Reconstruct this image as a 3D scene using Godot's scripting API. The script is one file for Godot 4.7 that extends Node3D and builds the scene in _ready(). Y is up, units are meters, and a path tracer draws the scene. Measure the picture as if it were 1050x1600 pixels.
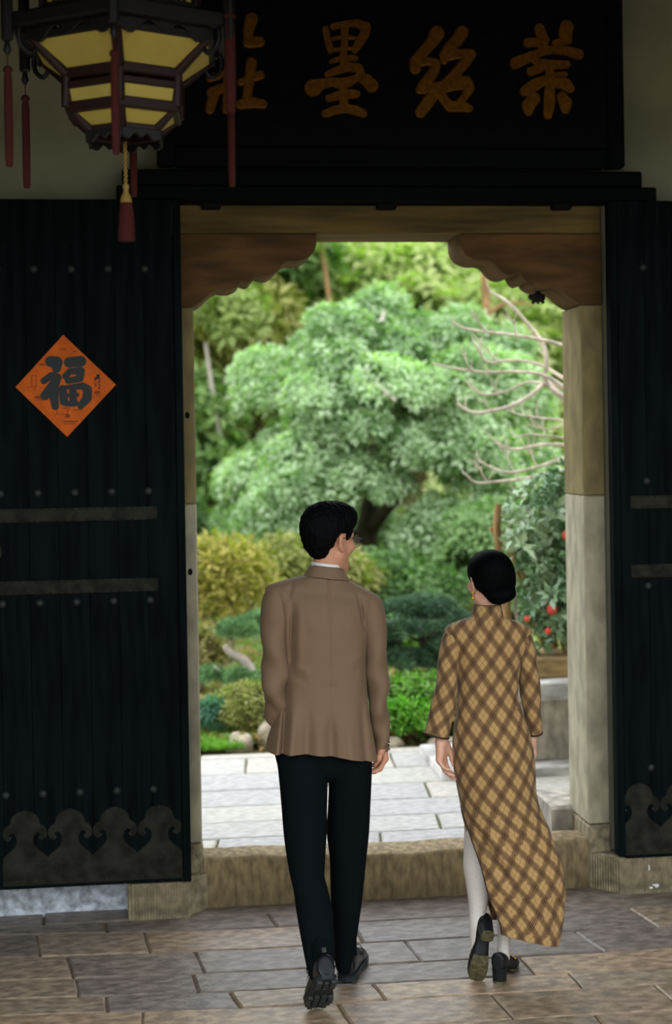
extends Node3D
# A couple seen from behind, walking out through the gate of an old courtyard house into a garden.
# World: x along the gate wall, y up, z towards the camera; the gate wall's inner face is z = 0, the paved floor y = 0.

const GARDEN_Y := 0.15

var M := {}
var rng := RandomNumberGenerator.new()
var taken := {}


func _ready() -> void:
	rng.seed = 20240611
	set_view()
	set_sky()
	make_materials()
	build_floor()
	build_walls()
	build_gate_frame()
	build_garden_ground()
	build_door_leaves()
	build_signboard()
	build_paper_charm()
	build_lanterns()
	build_planter()
	build_trees()
	build_shrubs()
	build_man()
	build_woman()


func set_view() -> void:
	var cam := Camera3D.new()
	cam.name = "camera"
	var lens := CameraAttributesPhysical.new()
	lens.frustum_focal_length = 54.0
	lens.frustum_focus_distance = 5.6
	lens.frustum_near = 0.05
	lens.frustum_far = 200.0
	lens.exposure_aperture = 1.9
	cam.attributes = lens
	add_child(cam)
	# a 54 mm lens (2400 px for the 1600 px height) with a little rise; held level, turned 7 degrees to the right
	cam.set_frustum(0.05 * 1600.0 / 2400.0, Vector2(0.0, -0.05 * 96.88 / 2400.0), 0.05, 200.0)
	cam.position = Vector3(-1.0529, 1.99, 6.6115)
	cam.rotation_degrees = Vector3(-0.283, -6.953, -0.945)
	cam.current = true


func set_sky() -> void:
	var sky_look := ProceduralSkyMaterial.new()       # an even, bright overcast
	sky_look.sky_top_color = Color(0.93, 0.96, 1.0)
	sky_look.sky_horizon_color = Color(0.93, 0.95, 0.97)
	sky_look.ground_horizon_color = Color(0.62, 0.62, 0.6)
	sky_look.ground_bottom_color = Color(0.42, 0.42, 0.4)
	sky_look.energy_multiplier = 1.0
	var sky := Sky.new()
	sky.sky_material = sky_look
	var env := Environment.new()
	env.background_mode = Environment.BG_SKY
	env.sky = sky
	env.background_energy_multiplier = 1.0
	env.tonemap_mode = Environment.TONE_MAPPER_LINEAR
	env.tonemap_exposure = 3.9
	env.sdfgi_enabled = true
	env.ssao_enabled = true
	env.ssil_enabled = true
	var around := WorldEnvironment.new()
	around.name = "surroundings"
	around.environment = env
	add_child(around)


# ---------------------------------------------------------------- naming and placing

func numbered(called: String, parent: Node) -> String:
	var key := str(parent.get_instance_id()) + called
	var n: int = taken.get(key, 0)
	taken[key] = n + 1
	return called if n == 0 else "%s_%03d" % [called, n]


func tag(o: Node, label := "", category := "", group := "", kind := "") -> Node:
	if label != "": o.set_meta("label", label)
	if category != "": o.set_meta("category", category)
	if group != "": o.set_meta("group", group)
	if kind != "": o.set_meta("kind", kind)
	return o


func thing(called: String, at: Vector3, label := "", category := "", group := "", kind := "") -> Node3D:
	var o := Node3D.new()
	o.name = numbered(called, self)
	add_child(o)
	o.position = at
	tag(o, label, category, group, kind)
	return o


func base_of(parent: Node) -> Vector3:
	var at := Vector3.ZERO
	while parent is Node3D and parent != self:
		at += parent.position
		parent = parent.get_parent()
	return at


# one named mesh; the builder's points are given in the world, the mesh keeps them from its parent's base
func obj(called: String, mb: MB, m: Material, parent: Node = null, weld := false) -> MeshInstance3D:
	var p: Node = self if parent == null else parent
	var o := MeshInstance3D.new()
	o.name = numbered(called, p)
	o.mesh = mb.mesh(base_of(p), weld)
	o.material_override = m
	p.add_child(o)
	return o


func copy_of(o: Node3D, at: Vector3, label := "", group := "") -> Node3D:
	var c: Node3D = o.duplicate()
	c.name = numbered(String(o.name).rstrip("_0123456789"), self)
	add_child(c)
	c.position = at
	tag(c, label, "", group)
	return c


# ---------------------------------------------------------------- the mesh builder

class MB:
	var v := PackedVector3Array()
	var uv := PackedVector2Array()
	var ix := PackedInt32Array()
	var s := 0
	var has_uv := false

	func begin() -> void:
		s = ix.size()

	# turns the triangles since begin() so that they run clockwise seen from outside
	func orient() -> void:
		if ix.size() <= s: return
		var c := Vector3.ZERO
		for k in range(s, ix.size()): c += v[ix[k]]
		c /= float(ix.size() - s)
		var vol := 0.0
		for k in range(s, ix.size(), 3):
			vol += (v[ix[k]] - c).dot((v[ix[k + 1]] - c).cross(v[ix[k + 2]] - c))
		if vol > 0.0: flip()

	func flip() -> void:
		for k in range(s, ix.size(), 3):
			var t := ix[k + 1]
			ix[k + 1] = ix[k + 2]
			ix[k + 2] = t

	func add(p: Vector3, t := Vector2.ZERO) -> int:
		v.append(p)
		uv.append(t)
		return v.size() - 1

	func tri(a: int, b: int, c: int) -> void:
		ix.append(a); ix.append(b); ix.append(c)

	# a flat convex polygon facing away from a point inside
	func flat(pts: Array, inside: Vector3) -> void:
		var a: Vector3 = pts[0]
		var n: Vector3 = (pts[1] - a).cross(pts[2] - a)
		var mid := Vector3.ZERO
		for p in pts: mid += p
		mid /= pts.size()
		var out := n.dot(mid - inside) > 0.0
		var first := v.size()
		for p in pts: add(p)
		for k in range(1, pts.size() - 1):
			if out: tri(first, first + k + 1, first + k)
			else: tri(first, first + k, first + k + 1)

	func box(c: Vector3, size: Vector3, b := 0.0, turn := Basis()) -> void:
		var h := size / 2.0
		var P := func(x: float, y: float, z: float) -> Vector3: return c + turn * Vector3(x, y, z)
		for s1 in [-1.0, 1.0]:
			flat([P.call(s1 * h.x, -h.y + b, -h.z + b), P.call(s1 * h.x, h.y - b, -h.z + b), P.call(s1 * h.x, h.y - b, h.z - b), P.call(s1 * h.x, -h.y + b, h.z - b)], c)
			flat([P.call(-h.x + b, s1 * h.y, -h.z + b), P.call(h.x - b, s1 * h.y, -h.z + b), P.call(h.x - b, s1 * h.y, h.z - b), P.call(-h.x + b, s1 * h.y, h.z - b)], c)
			flat([P.call(-h.x + b, -h.y + b, s1 * h.z), P.call(h.x - b, -h.y + b, s1 * h.z), P.call(h.x - b, h.y - b, s1 * h.z), P.call(-h.x + b, h.y - b, s1 * h.z)], c)
			if b <= 0.0: continue
			for s2 in [-1.0, 1.0]:
				flat([P.call(s1 * h.x, s2 * (h.y - b), -h.z + b), P.call(s1 * h.x, s2 * (h.y - b), h.z - b), P.call(s1 * (h.x - b), s2 * h.y, h.z - b), P.call(s1 * (h.x - b), s2 * h.y, -h.z + b)], c)
				flat([P.call(s1 * h.x, -h.y + b, s2 * (h.z - b)), P.call(s1 * h.x, h.y - b, s2 * (h.z - b)), P.call(s1 * (h.x - b), h.y - b, s2 * h.z), P.call(s1 * (h.x - b), -h.y + b, s2 * h.z)], c)
				flat([P.call(-h.x + b, s1 * h.y, s2 * (h.z - b)), P.call(h.x - b, s1 * h.y, s2 * (h.z - b)), P.call(h.x - b, s1 * (h.y - b), s2 * h.z), P.call(-h.x + b, s1 * (h.y - b), s2 * h.z)], c)
				for s3 in [-1.0, 1.0]:
					flat([P.call(s1 * h.x, s2 * (h.y - b), s3 * (h.z - b)), P.call(s1 * (h.x - b), s2 * h.y, s3 * (h.z - b)), P.call(s1 * (h.x - b), s2 * (h.y - b), s3 * h.z)], c)

	# between two corners
	func slab(a: Vector3, z: Vector3, b := 0.0) -> void:
		box((a + z) / 2.0, (z - a).abs(), b)

	# an outline in the frame's x and y, from depth z0 to z1 along its z, the front edge chamfered by b
	func prism(poly: PackedVector2Array, z0: float, z1: float, b := 0.0, at := Transform3D(), back := true) -> void:
		var n := poly.size()
		var area := 0.0
		for k in n: area += poly[k].cross(poly[(k + 1) % n])
		if area < 0.0:
			poly = poly.duplicate()
			poly.reverse()
		var inner := PackedVector2Array()
		for k in n:
			var e1 := (poly[k] - poly[(k + n - 1) % n]).normalized()
			var e2 := (poly[(k + 1) % n] - poly[k]).normalized()
			var q := (Vector2(-e1.y, e1.x) + Vector2(-e2.y, e2.x))
			inner.append(poly[k] + q.normalized() * b / maxf(0.5, q.length() / 2.0))
		var tris := Geometry2D.triangulate_polygon(inner)
		if tris.is_empty():
			inner = poly
			tris = Geometry2D.triangulate_polygon(poly)
		s = ix.size()
		var first := v.size()
		for p in inner: add(at * Vector3(p.x, p.y, z1))
		for k in range(0, tris.size(), 3):
			var a := inner[tris[k]]
			if (inner[tris[k + 1]] - a).cross(inner[tris[k + 2]] - a) > 0.0: tri(first + tris[k], first + tris[k + 2], first + tris[k + 1])
			else: tri(first + tris[k], first + tris[k + 1], first + tris[k + 2])
		if back:
			var behind := Geometry2D.triangulate_polygon(poly)
			first = v.size()
			for p in poly: add(at * Vector3(p.x, p.y, z0))
			for k in range(0, behind.size(), 3):
				var a := poly[behind[k]]
				if (poly[behind[k + 1]] - a).cross(poly[behind[k + 2]] - a) > 0.0: tri(first + behind[k], first + behind[k + 1], first + behind[k + 2])
				else: tri(first + behind[k], first + behind[k + 2], first + behind[k + 1])
		for k in n:
			var j := (k + 1) % n
			var zb := z1 - b
			var q := [at * Vector3(poly[k].x, poly[k].y, z0), at * Vector3(poly[j].x, poly[j].y, z0), at * Vector3(poly[j].x, poly[j].y, zb), at * Vector3(poly[k].x, poly[k].y, zb)]
			first = v.size()
			for p in q: add(p)
			tri(first, first + 2, first + 1)
			tri(first, first + 3, first + 2)
			if b > 0.0:
				q = [q[3], q[2], at * Vector3(inner[j].x, inner[j].y, z1), at * Vector3(inner[k].x, inner[k].y, z1)]
				first = v.size()
				for p in q: add(p)
				tri(first, first + 2, first + 1)
				tri(first, first + 3, first + 2)

	# profile points are (radius, height); a point given twice makes an edge
	func lathe(profile: Array, segs: int, at := Transform3D()) -> void:
		var rings := []
		for p in profile:
			var r := PackedVector3Array()
			for k in segs:
				var a := TAU * k / segs
				r.append(at * Vector3(p.x * cos(a), p.y, p.x * sin(a)))
			rings.append(r)
		loft(rings, true, true, true)

	func tube(pts: Array, radii, segs := 8) -> void:
		var n := pts.size()
		var rings := []
		var up := Vector3.ZERO
		for k in n:
			var a: Vector3 = pts[maxi(k - 1, 0)]
			var b: Vector3 = pts[mini(k + 1, n - 1)]
			var d := (b - a).normalized()
			if up == Vector3.ZERO: up = Vector3.RIGHT if absf(d.x) < 0.8 else Vector3.UP
			up = (up - d * up.dot(d)).normalized()
			var side := d.cross(up)
			var rad: float = radii[k] if radii is Array else radii
			var r := PackedVector3Array()
			for j in segs:
				var t := TAU * j / segs
				r.append(pts[k] + (up * cos(t) + side * sin(t)) * rad)
			rings.append(r)
		loft(rings, true, true, true)

	# a surface through rings of points; textures: per ring an array of uv, or none
	func loft(rings: Array, closed := true, cap0 := false, cap1 := false, tex: Array = []) -> void:
		s = ix.size()
		var first := v.size()
		var n: int = rings[0].size()
		for i in rings.size():
			for j in n:
				add(rings[i][j], tex[i][j] if not tex.is_empty() else Vector2.ZERO)
		if not tex.is_empty(): has_uv = true
		var last := n if closed else n - 1
		for i in rings.size() - 1:
			for j in last:
				var a := first + i * n + j
				var b := first + i * n + (j + 1) % n
				var same := v[a].is_equal_approx(v[a + n]) and v[b].is_equal_approx(v[b + n])
				if same: continue
				tri(a, b, b + n)
				tri(a, b + n, a + n)
		for e in 2:
			if not [cap0, cap1][e]: continue
			var ring: PackedVector3Array = rings[0 if e == 0 else rings.size() - 1]
			var mid := Vector3.ZERO
			for p in ring: mid += p
			mid /= n
			var c := add(mid)
			var f := v.size()
			for p in ring: add(p)
			for j in n:
				if e == 0: tri(c, f + (j + 1) % n, f + j)
				else: tri(c, f + j, f + (j + 1) % n)
		orient()

	# the outside of a sheet of the given thickness, both faces and the rim, for an open grid of points
	func sheet(rings: Array, closed: bool, thick: float, tex: Array = []) -> void:
		var n: int = rings[0].size()
		var rows := rings.size()
		var inner := []
		for i in rows:
			var r := PackedVector3Array()
			for j in n:
				var a: Vector3 = rings[i][j]
				var jn := (j + 1) % n if closed else mini(j + 1, n - 1)
				var jp := (j + n - 1) % n if closed else maxi(j - 1, 0)
				var du: Vector3 = rings[i][jn] - rings[i][jp]
				var dv: Vector3 = rings[mini(i + 1, rows - 1)][j] - rings[maxi(i - 1, 0)][j]
				r.append(a + du.cross(dv).normalized() * thick)
			inner.append(r)
		loft(rings, closed, false, false, tex)
		loft(inner, closed, false, false, tex)
		flip()
		for e in [0, rows - 1]:
			loft([rings[e], inner[e]], closed, false, false, [tex[e], tex[e]] if not tex.is_empty() else [])
		if not closed:
			for j in [0, n - 1]:
				var a := PackedVector3Array()
				var b := PackedVector3Array()
				var t := []
				for i in rows:
					a.append(rings[i][j])
					b.append(inner[i][j])
					if not tex.is_empty(): t.append(tex[i][j])
				loft([a, b], false, false, false, [t, t] if not tex.is_empty() else [])

	func ball(c: Vector3, r: Vector3, segs := 12, rows := 8, turn := Basis()) -> void:
		var rings := []
		for i in rows + 1:
			var a := PI * i / rows
			var ring := PackedVector3Array()
			for j in segs:
				var b := TAU * j / segs
				ring.append(c + turn * (Vector3(sin(a) * cos(b), cos(a), sin(a) * sin(b)) * r))
			rings.append(ring)
		loft(rings, true)

	func mesh(from := Vector3.ZERO, weld := false) -> ArrayMesh:
		var n := PackedVector3Array()
		n.resize(v.size())
		for k in range(0, ix.size(), 3):
			var a := v[ix[k]]
			var q := (v[ix[k + 2]] - a).cross(v[ix[k + 1]] - a)
			n[ix[k]] += q
			n[ix[k + 1]] += q
			n[ix[k + 2]] += q
		if weld:
			var sums := {}
			for k in v.size():
				var key := Vector3i((v[k] * 20000.0).round())
				sums[key] = sums.get(key, Vector3.ZERO) + n[k]
			for k in v.size(): n[k] = sums[Vector3i((v[k] * 20000.0).round())]
		var moved := PackedVector3Array()
		moved.resize(v.size())
		for k in v.size():
			n[k] = n[k].normalized() if n[k].length_squared() > 1e-24 else Vector3.UP
			moved[k] = v[k] - from
		var arrays := []
		arrays.resize(Mesh.ARRAY_MAX)
		arrays[Mesh.ARRAY_VERTEX] = moved
		arrays[Mesh.ARRAY_NORMAL] = n
		if has_uv: arrays[Mesh.ARRAY_TEX_UV] = uv
		arrays[Mesh.ARRAY_INDEX] = ix
		var m := ArrayMesh.new()
		m.add_surface_from_arrays(Mesh.PRIMITIVE_TRIANGLES, arrays)
		return m


# ---------------------------------------------------------------- soft bodies: distances to capsules and ellipsoids, meshed as surface nets

class Body:
	var prims := []

	func cap(a: Vector3, b: Vector3, ra: float, rb: float, k := 0.012, cut := false) -> void:
		prims.append([0, a, b, ra, rb, k, cut, Basis(), (a + b) / 2.0, a.distance_to(b) / 2.0 + maxf(ra, rb)])

	func ell(c: Vector3, r: Vector3, k := 0.012, turn := Basis(), cut := false) -> void:
		prims.append([1, c, r, 0.0, 0.0, k, cut, turn.inverse(), c, maxf(r.x, maxf(r.y, r.z))])

	func chain(pts: Array, radii: Array, k := 0.004) -> void:
		for i in pts.size() - 1: cap(pts[i], pts[i + 1], radii[i], radii[i + 1], k)

	func d(q: Array, p: Vector3) -> float:
		if q[0] == 0:
			var a: Vector3 = q[1]
			var ab: Vector3 = q[2] - a
			var l := ab.length_squared()
			var t := clampf((p - a).dot(ab) / l, 0.0, 1.0) if l > 1e-12 else 0.0
			return p.distance_to(a + ab * t) - lerpf(q[3], q[4], t)
		var e: Vector3 = q[7] * (p - q[1])
		var r: Vector3 = q[2]
		var k0 := (e / r).length()
		var k1 := (e / (r * r)).length()
		return k0 * (k0 - 1.0) / k1 if k1 > 1e-9 else -minf(r.x, minf(r.y, r.z))

	func field(p: Vector3, list: Array) -> float:
		var f := 1.0
		for q in list:
			var x := d(q, p)
			var k: float = q[5]
			if q[6]:
				x = -x
				var h := maxf(k - absf(f - x), 0.0) / k
				f = maxf(f, x) + h * h * k * 0.25
			else:
				var h := maxf(k - absf(f - x), 0.0) / k
				f = minf(f, x) - h * h * k * 0.25
		return f

	func build(mb: MB, cell: float) -> void:
		var lo := Vector3.INF
		var hi := -Vector3.INF
		for q in prims:
			if q[6]: continue
			lo = lo.min(q[8] - Vector3.ONE * q[9])
			hi = hi.max(q[8] + Vector3.ONE * q[9])
		lo -= Vector3.ONE * cell * 3.0
		hi += Vector3.ONE * cell * 3.0
		var bs := 6
		var nb := Vector3i(((hi - lo) / (cell * bs)).ceil())
		var nx := nb.x * bs + 1
		var ny := nb.y * bs + 1
		var nz := nb.z * bs + 1
		var val := PackedFloat32Array()
		val.resize(nx * ny * nz)
		val.fill(1.0)
		var active := []
		var half := cell * bs * 0.87
		for bz in nb.z:
			for by in nb.y:
				for bx in nb.x:
					var mid := lo + Vector3(bx + 0.5, by + 0.5, bz + 0.5) * cell * bs
					var near := []
					for q in prims:
						if mid.distance_to(q[8]) - q[9] < half * 1.6 + 0.03: near.append(q)
					if near.is_empty(): continue
					var f := field(mid, near)
					if f > half * 1.7 + 0.01: continue
					if f < -half * 2.5:
						for k in bs + 1:
							for j in bs + 1:
								for i in bs + 1: val[((bz * bs + k) * ny + by * bs + j) * nx + bx * bs + i] = -1.0
						continue
					var list := []
					for q in near:
						if d(q, mid) < half * 1.6 + q[5] + 0.01: list.append(q)
					active.append(Vector3i(bx, by, bz))
					for k in bs + 1:
						for j in bs + 1:
							var row := ((bz * bs + k) * ny + by * bs + j) * nx + bx * bs
							for i in bs + 1:
								val[row + i] = field(lo + Vector3(bx * bs + i, by * bs + j, bz * bs + k) * cell, list)
		var at := PackedInt32Array()
		at.resize(nx * ny * nz)
		at.fill(-1)
		var step := [0, 1, nx, nx + 1, nx * ny, nx * ny + 1, nx * ny + nx, nx * ny + nx + 1]
		var pairs := [0, 1, 2, 3, 4, 5, 6, 7, 0, 2, 1, 3, 4, 6, 5, 7, 0, 4, 1, 5, 2, 6, 3, 7]
		var cells := PackedInt32Array()
		for b in active:
			for k in bs:
				for j in bs:
					for i in bs:
						var g: int = ((b.z * bs + k) * ny + b.y * bs + j) * nx + b.x * bs + i
						var below := 0
						for o in step:
							if val[g + o] < 0.0: below += 1
						if below == 0 or below == 8 or at[g] >= 0: continue
						var sum := Vector3.ZERO
						var hits := 0
						for e in range(0, 24, 2):
							var p0: int = pairs[e]
							var p1: int = pairs[e + 1]
							var v0 := val[g + step[p0]]
							var v1 := val[g + step[p1]]
							if (v0 < 0.0) == (v1 < 0.0): continue
							var t := v0 / (v0 - v1)
							sum += Vector3(p0 & 1, (p0 >> 1) & 1, p0 >> 2).lerp(Vector3(p1 & 1, (p1 >> 1) & 1, p1 >> 2), t)
							hits += 1
						at[g] = mb.add(lo + (Vector3(b.x * bs + i, b.y * bs + j, b.z * bs + k) + sum / hits) * cell)
						cells.append(g)
		var ax := [1, nx, nx * ny]
		for g in cells:
			for a in 3:
				var g1: int = g + ax[a]
				if (val[g] < 0.0) == (val[g1] < 0.0): continue
				var u: int = ax[(a + 1) % 3]
				var w: int = ax[(a + 2) % 3]
				var c0 := at[g]
				var c1 := at[g - u]
				var c2 := at[g - u - w]
				var c3 := at[g - w]
				if c0 < 0 or c1 < 0 or c2 < 0 or c3 < 0: continue
				if val[g] < 0.0:
					mb.tri(c0, c2, c1)
					mb.tri(c0, c3, c2)
				else:
					mb.tri(c0, c1, c2)
					mb.tri(c0, c2, c3)


# ---------------------------------------------------------------- shapes used by several things

func catmull(a: float, b: float, c: float, e: float, t: float) -> float:
	return 0.5 * (2.0 * b + (c - a) * t + (2.0 * a - 5.0 * b + 4.0 * c - e) * t * t + (3.0 * b - a - 3.0 * c + e) * t * t * t)


# rows of numbers, read between at a place from 0 to rows - 1
func between(rows: Array, place: float) -> Array:
	var n := rows.size()
	var i := clampi(int(floor(place)), 0, n - 2)
	var t := place - i
	var out := []
	for k in rows[0].size():
		out.append(catmull(rows[maxi(i - 1, 0)][k], rows[i][k], rows[i + 1][k], rows[mini(i + 2, n - 1)][k], t))
	return out


func smooth_path(pts: Array, per: int) -> Array:
	var out := []
	for i in pts.size() - 1:
		for k in per:
			var t := float(k) / per
			var a: Vector3 = pts[maxi(i - 1, 0)]
			var e: Vector3 = pts[mini(i + 2, pts.size() - 1)]
			out.append(pts[i].cubic_interpolate(pts[i + 1], a, e, t))
	out.append(pts[pts.size() - 1])
	return out


func power(x: float, e: float) -> float:
	return signf(x) * pow(absf(x), e)


# a brush stroke as an outline: the hull of discs along a path, joined
func stroke_outlines(strokes: Array, fat := 1.0) -> Array:
	var out := []
	for path in strokes:
		for k in maxi(path.size() - 1, 1):
			var a: Array = path[k]
			var b: Array = path[mini(k + 1, path.size() - 1)]
			var pts := PackedVector2Array()
			for q in [a, b]:
				for j in 14:
					var w := TAU * j / 14.0
					pts.append(Vector2(q[0] + q[2] * fat * cos(w), q[1] + q[2] * fat * sin(w)) / 1000.0)
			var hull := Geometry2D.convex_hull(pts)
			hull.remove_at(hull.size() - 1)
			out.append(hull)
	# join whatever overlaps
	var again := true
	while again:
		again = false
		for i in out.size():
			for j in range(i + 1, out.size()):
				var merged := Geometry2D.merge_polygons(out[i], out[j])
				var outer := []
				for p in merged:
					if not Geometry2D.is_polygon_clockwise(p): outer.append(p)
				if outer.size() == 1 and merged.size() == 1:
					out[i] = outer[0]
					out.remove_at(j)
					again = true
					break
			if again: break
	return out


# ---------------------------------------------------------------- materials

func grain(freq: float, dark: float, light := 1.0, octaves := 5, kind := FastNoiseLite.TYPE_SIMPLEX_SMOOTH, size := 512) -> NoiseTexture2D:
	var n := FastNoiseLite.new()
	n.noise_type = kind
	n.frequency = freq
	n.fractal_octaves = octaves
	n.seed = int(freq * 10000.0) + octaves
	var ramp := Gradient.new()
	ramp.set_color(0, Color(dark, dark, dark))
	ramp.set_color(1, Color(light, light, light))
	var t := NoiseTexture2D.new()
	t.width = size
	t.height = size
	t.seamless = true
	t.noise = n
	t.color_ramp = ramp
	return t


# colour (sRGB), roughness, then what the surface is made of: a grain texture over it and the relief of another, in centimetres
func paint(called: String, c: Color, rough := 0.8, over: Texture2D = null, scale := Vector3.ONE, relief: Texture2D = null, depth := 0.2, world := true) -> StandardMaterial3D:
	var m := StandardMaterial3D.new()
	m.resource_name = called
	m.albedo_color = c
	m.roughness = rough
	m.metallic_specular = 0.4
	if over or relief:
		m.uv1_triplanar = true
		m.uv1_world_triplanar = world
		m.uv1_scale = scale
	if over: m.albedo_texture = over
	if relief:
		m.heightmap_enabled = true
		m.heightmap_texture = relief
		m.heightmap_scale = depth
	M[called] = m
	return m


func leafy(called: String, through: Color) -> void:
	var m := StandardMaterial3D.new()
	m.resource_name = called
	m.vertex_color_use_as_albedo = true
	m.roughness = 0.55
	m.metallic_specular = 0.35
	m.cull_mode = BaseMaterial3D.CULL_DISABLED
	m.backlight_enabled = true
	m.backlight = through
	M[called] = m


func make_materials() -> void:
	var blotch := grain(0.008, 0.62, 1.1, 5)
	var fine := grain(0.03, 0.72, 1.05, 4)
	var patchy := grain(0.014, 0.6, 1.12, 6)
	var rock := grain(0.02, 0.0, 1.0, 6)
	var pits := grain(0.05, 0.0, 1.0, 3, FastNoiseLite.TYPE_CELLULAR)
	var weave := grain(0.2, 0.8, 1.05, 2)
	var stone := grain(0.009, 0.64, 1.1, 8, FastNoiseLite.TYPE_SIMPLEX, 1024)
	var soft := grain(0.007, 0.80, 1.06, 8, FastNoiseLite.TYPE_SIMPLEX, 1024)
	var grit := grain(0.035, 0.0, 1.0, 6, FastNoiseLite.TYPE_SIMPLEX, 1024)
	# paving indoors: grey and tan slabs
	var tints := [Color(0.535, 0.485, 0.445), Color(0.53, 0.475, 0.425), Color(0.56, 0.505, 0.455), Color(0.65, 0.56, 0.46), Color(0.69, 0.59, 0.475), Color(0.635, 0.56, 0.47)]
	for k in tints.size():
		var m := paint("slab_%d" % k, tints[k], 0.42, stone, Vector3(1.1, 1.1, 1.9), grit, 0.10)
		m.metallic_specular = 0.5
	paint("grout", Color(0.42, 0.355, 0.27), 0.95, fine, Vector3.ONE * 3.0, pits, 0.5)
	var outside := [Color(0.72, 0.70, 0.66), Color(0.70, 0.685, 0.655), Color(0.735, 0.705, 0.655), Color(0.68, 0.665, 0.645)]
	for k in outside.size(): paint("paver_%d" % k, outside[k], 0.8, grain(0.012, 0.84, 1.05, 7, FastNoiseLite.TYPE_SIMPLEX, 1024), Vector3(0.9, 0.9, 1.5), grit, 0.06)
	paint("mossy_grout", Color(0.42, 0.42, 0.27), 1.0, fine, Vector3.ONE * 3.0, pits, 0.4)
	# the gate
	paint("jamb_lower", Color(0.69, 0.66, 0.555), 0.85, soft, Vector3(1.1, 0.5, 1.1), grit, 0.03)
	paint("jamb_upper", Color(0.535, 0.48, 0.315), 0.85, soft, Vector3(1.1, 0.5, 1.1), grit, 0.03)
	paint("base_stone", Color(0.62, 0.57, 0.45), 0.9, stone, Vector3(2.0, 1.4, 2.0), grit, 0.12)
	paint("threshold_stone", Color(0.61, 0.53, 0.385), 0.8, stone, Vector3(2.4, 0.9, 1.6), grit, 0.12)
	paint("lintel_wood", Color(0.43, 0.35, 0.155), 0.75, blotch, Vector3(0.35, 3.0, 3.0), fine, 0.05)
	paint("corbel_wood", Color(0.40, 0.28, 0.115), 0.75, blotch, Vector3(0.5, 2.0, 2.0), fine, 0.04)
	paint("peg_wood", Color(0.07, 0.075, 0.07), 0.8).metallic_specular = 0.2
	paint("black_wood", Color(0.045, 0.08, 0.085), 0.7, blotch, Vector3(4.0, 0.4, 4.0), fine, 0.04).metallic_specular = 0.15
	paint("black_lacquer", Color(0.04, 0.07, 0.065), 0.6, fine, Vector3(0.4, 2.5, 2.0)).metallic_specular = 0.15
	paint("iron", Color(0.185, 0.185, 0.155), 0.75, blotch, Vector3.ONE * 2.5, fine, 0.05).metallic_specular = 0.2
	paint("stud_iron", Color(0.14, 0.165, 0.155), 0.55)
	paint("plaster", Color(0.60, 0.60, 0.495), 0.95, grain(0.004, 0.84, 1.03, 5), Vector3.ONE * 0.7, rock, 0.15)
	paint("footing_plaster", Color(0.86, 0.89, 0.92), 0.95, stone, Vector3.ONE * 1.6, grit, 0.15)
	paint("ceiling_wood", Color(0.20, 0.16, 0.12), 0.8, blotch, Vector3(3.0, 1.0, 0.4))
	paint("gold", Color(0.56, 0.37, 0.085), 0.38, fine, Vector3.ONE * 2.0).metallic = 0.5
	paint("orange_paper", Color(0.86, 0.40, 0.09), 0.8, grain(0.01, 0.86, 1.03, 4), Vector3.ONE * 2.0)
	paint("paper_print", Color(0.52, 0.25, 0.10), 0.85)
	paint("ink", Color(0.14, 0.17, 0.17), 0.6)
	# lantern
	paint("lantern_wood", Color(0.055, 0.048, 0.045), 0.5, fine, Vector3.ONE * 3.0)
	paint("lantern_red", Color(0.155, 0.06, 0.045), 0.5, fine, Vector3.ONE * 3.0)
	var pane := paint("lantern_pane", Color(0.76, 0.68, 0.33), 0.7, grain(0.01, 0.93, 1.02, 3), Vector3.ONE * 2.0)
	pane.backlight_enabled = true
	pane.backlight = Color(0.5, 0.45, 0.25)
	paint("tassel_red", Color(0.285, 0.085, 0.05), 0.9, grain(0.05, 0.7, 1.05, 3), Vector3(12.0, 0.8, 12.0))
	paint("cord_gold", Color(0.52, 0.42, 0.19), 0.7)
	# people
	var cloth := paint("jacket_cloth", Color(0.485, 0.39, 0.295), 0.75, weave, Vector3.ONE * 5.0, weave, 0.015, false)
	cloth.rim_enabled = true
	cloth.rim = 0.25
	paint("jacket_lining", Color(0.16, 0.14, 0.11), 0.7)
	paint("button", Color(0.15, 0.12, 0.09), 0.4)
	paint("trouser_cloth", Color(0.05, 0.075, 0.085), 0.95, weave, Vector3.ONE * 4.0, null, 0.0, false)
	paint("shirt_cloth", Color(0.86, 0.86, 0.86), 0.8)
	paint("hair_black", Color(0.04, 0.045, 0.05), 0.6, grain(0.06, 0.6, 1.1, 3), Vector3(14.0, 0.7, 14.0), grain(0.06, 0.0, 1.0, 3), 0.1, false)
	paint("hair_sleek", Color(0.035, 0.04, 0.042), 0.42, grain(0.07, 0.7, 1.1, 3), Vector3(11.0, 0.6, 11.0), grain(0.07, 0.0, 1.0, 3), 0.035, false)
	for who in [["skin_man", Color(0.78, 0.56, 0.44)], ["skin_woman", Color(0.86, 0.665, 0.56)]]:
		var sk := paint(who[0], who[1], 0.5, grain(0.03, 0.93, 1.02, 4), Vector3.ONE * 3.0, null, 0.0, false)
		sk.subsurf_scatter_enabled = true
		sk.subsurf_scatter_strength = 0.12
	var leather := paint("shoe_leather", Color(0.045, 0.06, 0.075), 0.3)
	leather.metallic_specular = 0.45
	paint("shoe_rubber", Color(0.125, 0.15, 0.155), 0.6)
	paint("worn_sole", Color(0.235, 0.25, 0.225), 0.75, patchy, Vector3.ONE * 6.0, null, 0.0, false)
	paint("suede_black", Color(0.05, 0.065, 0.075), 0.5)
	paint("leather_sole", Color(0.40, 0.37, 0.25), 0.6, grain(0.02, 0.45, 1.1, 5), Vector3.ONE * 5.0, null, 0.0, false)
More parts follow.
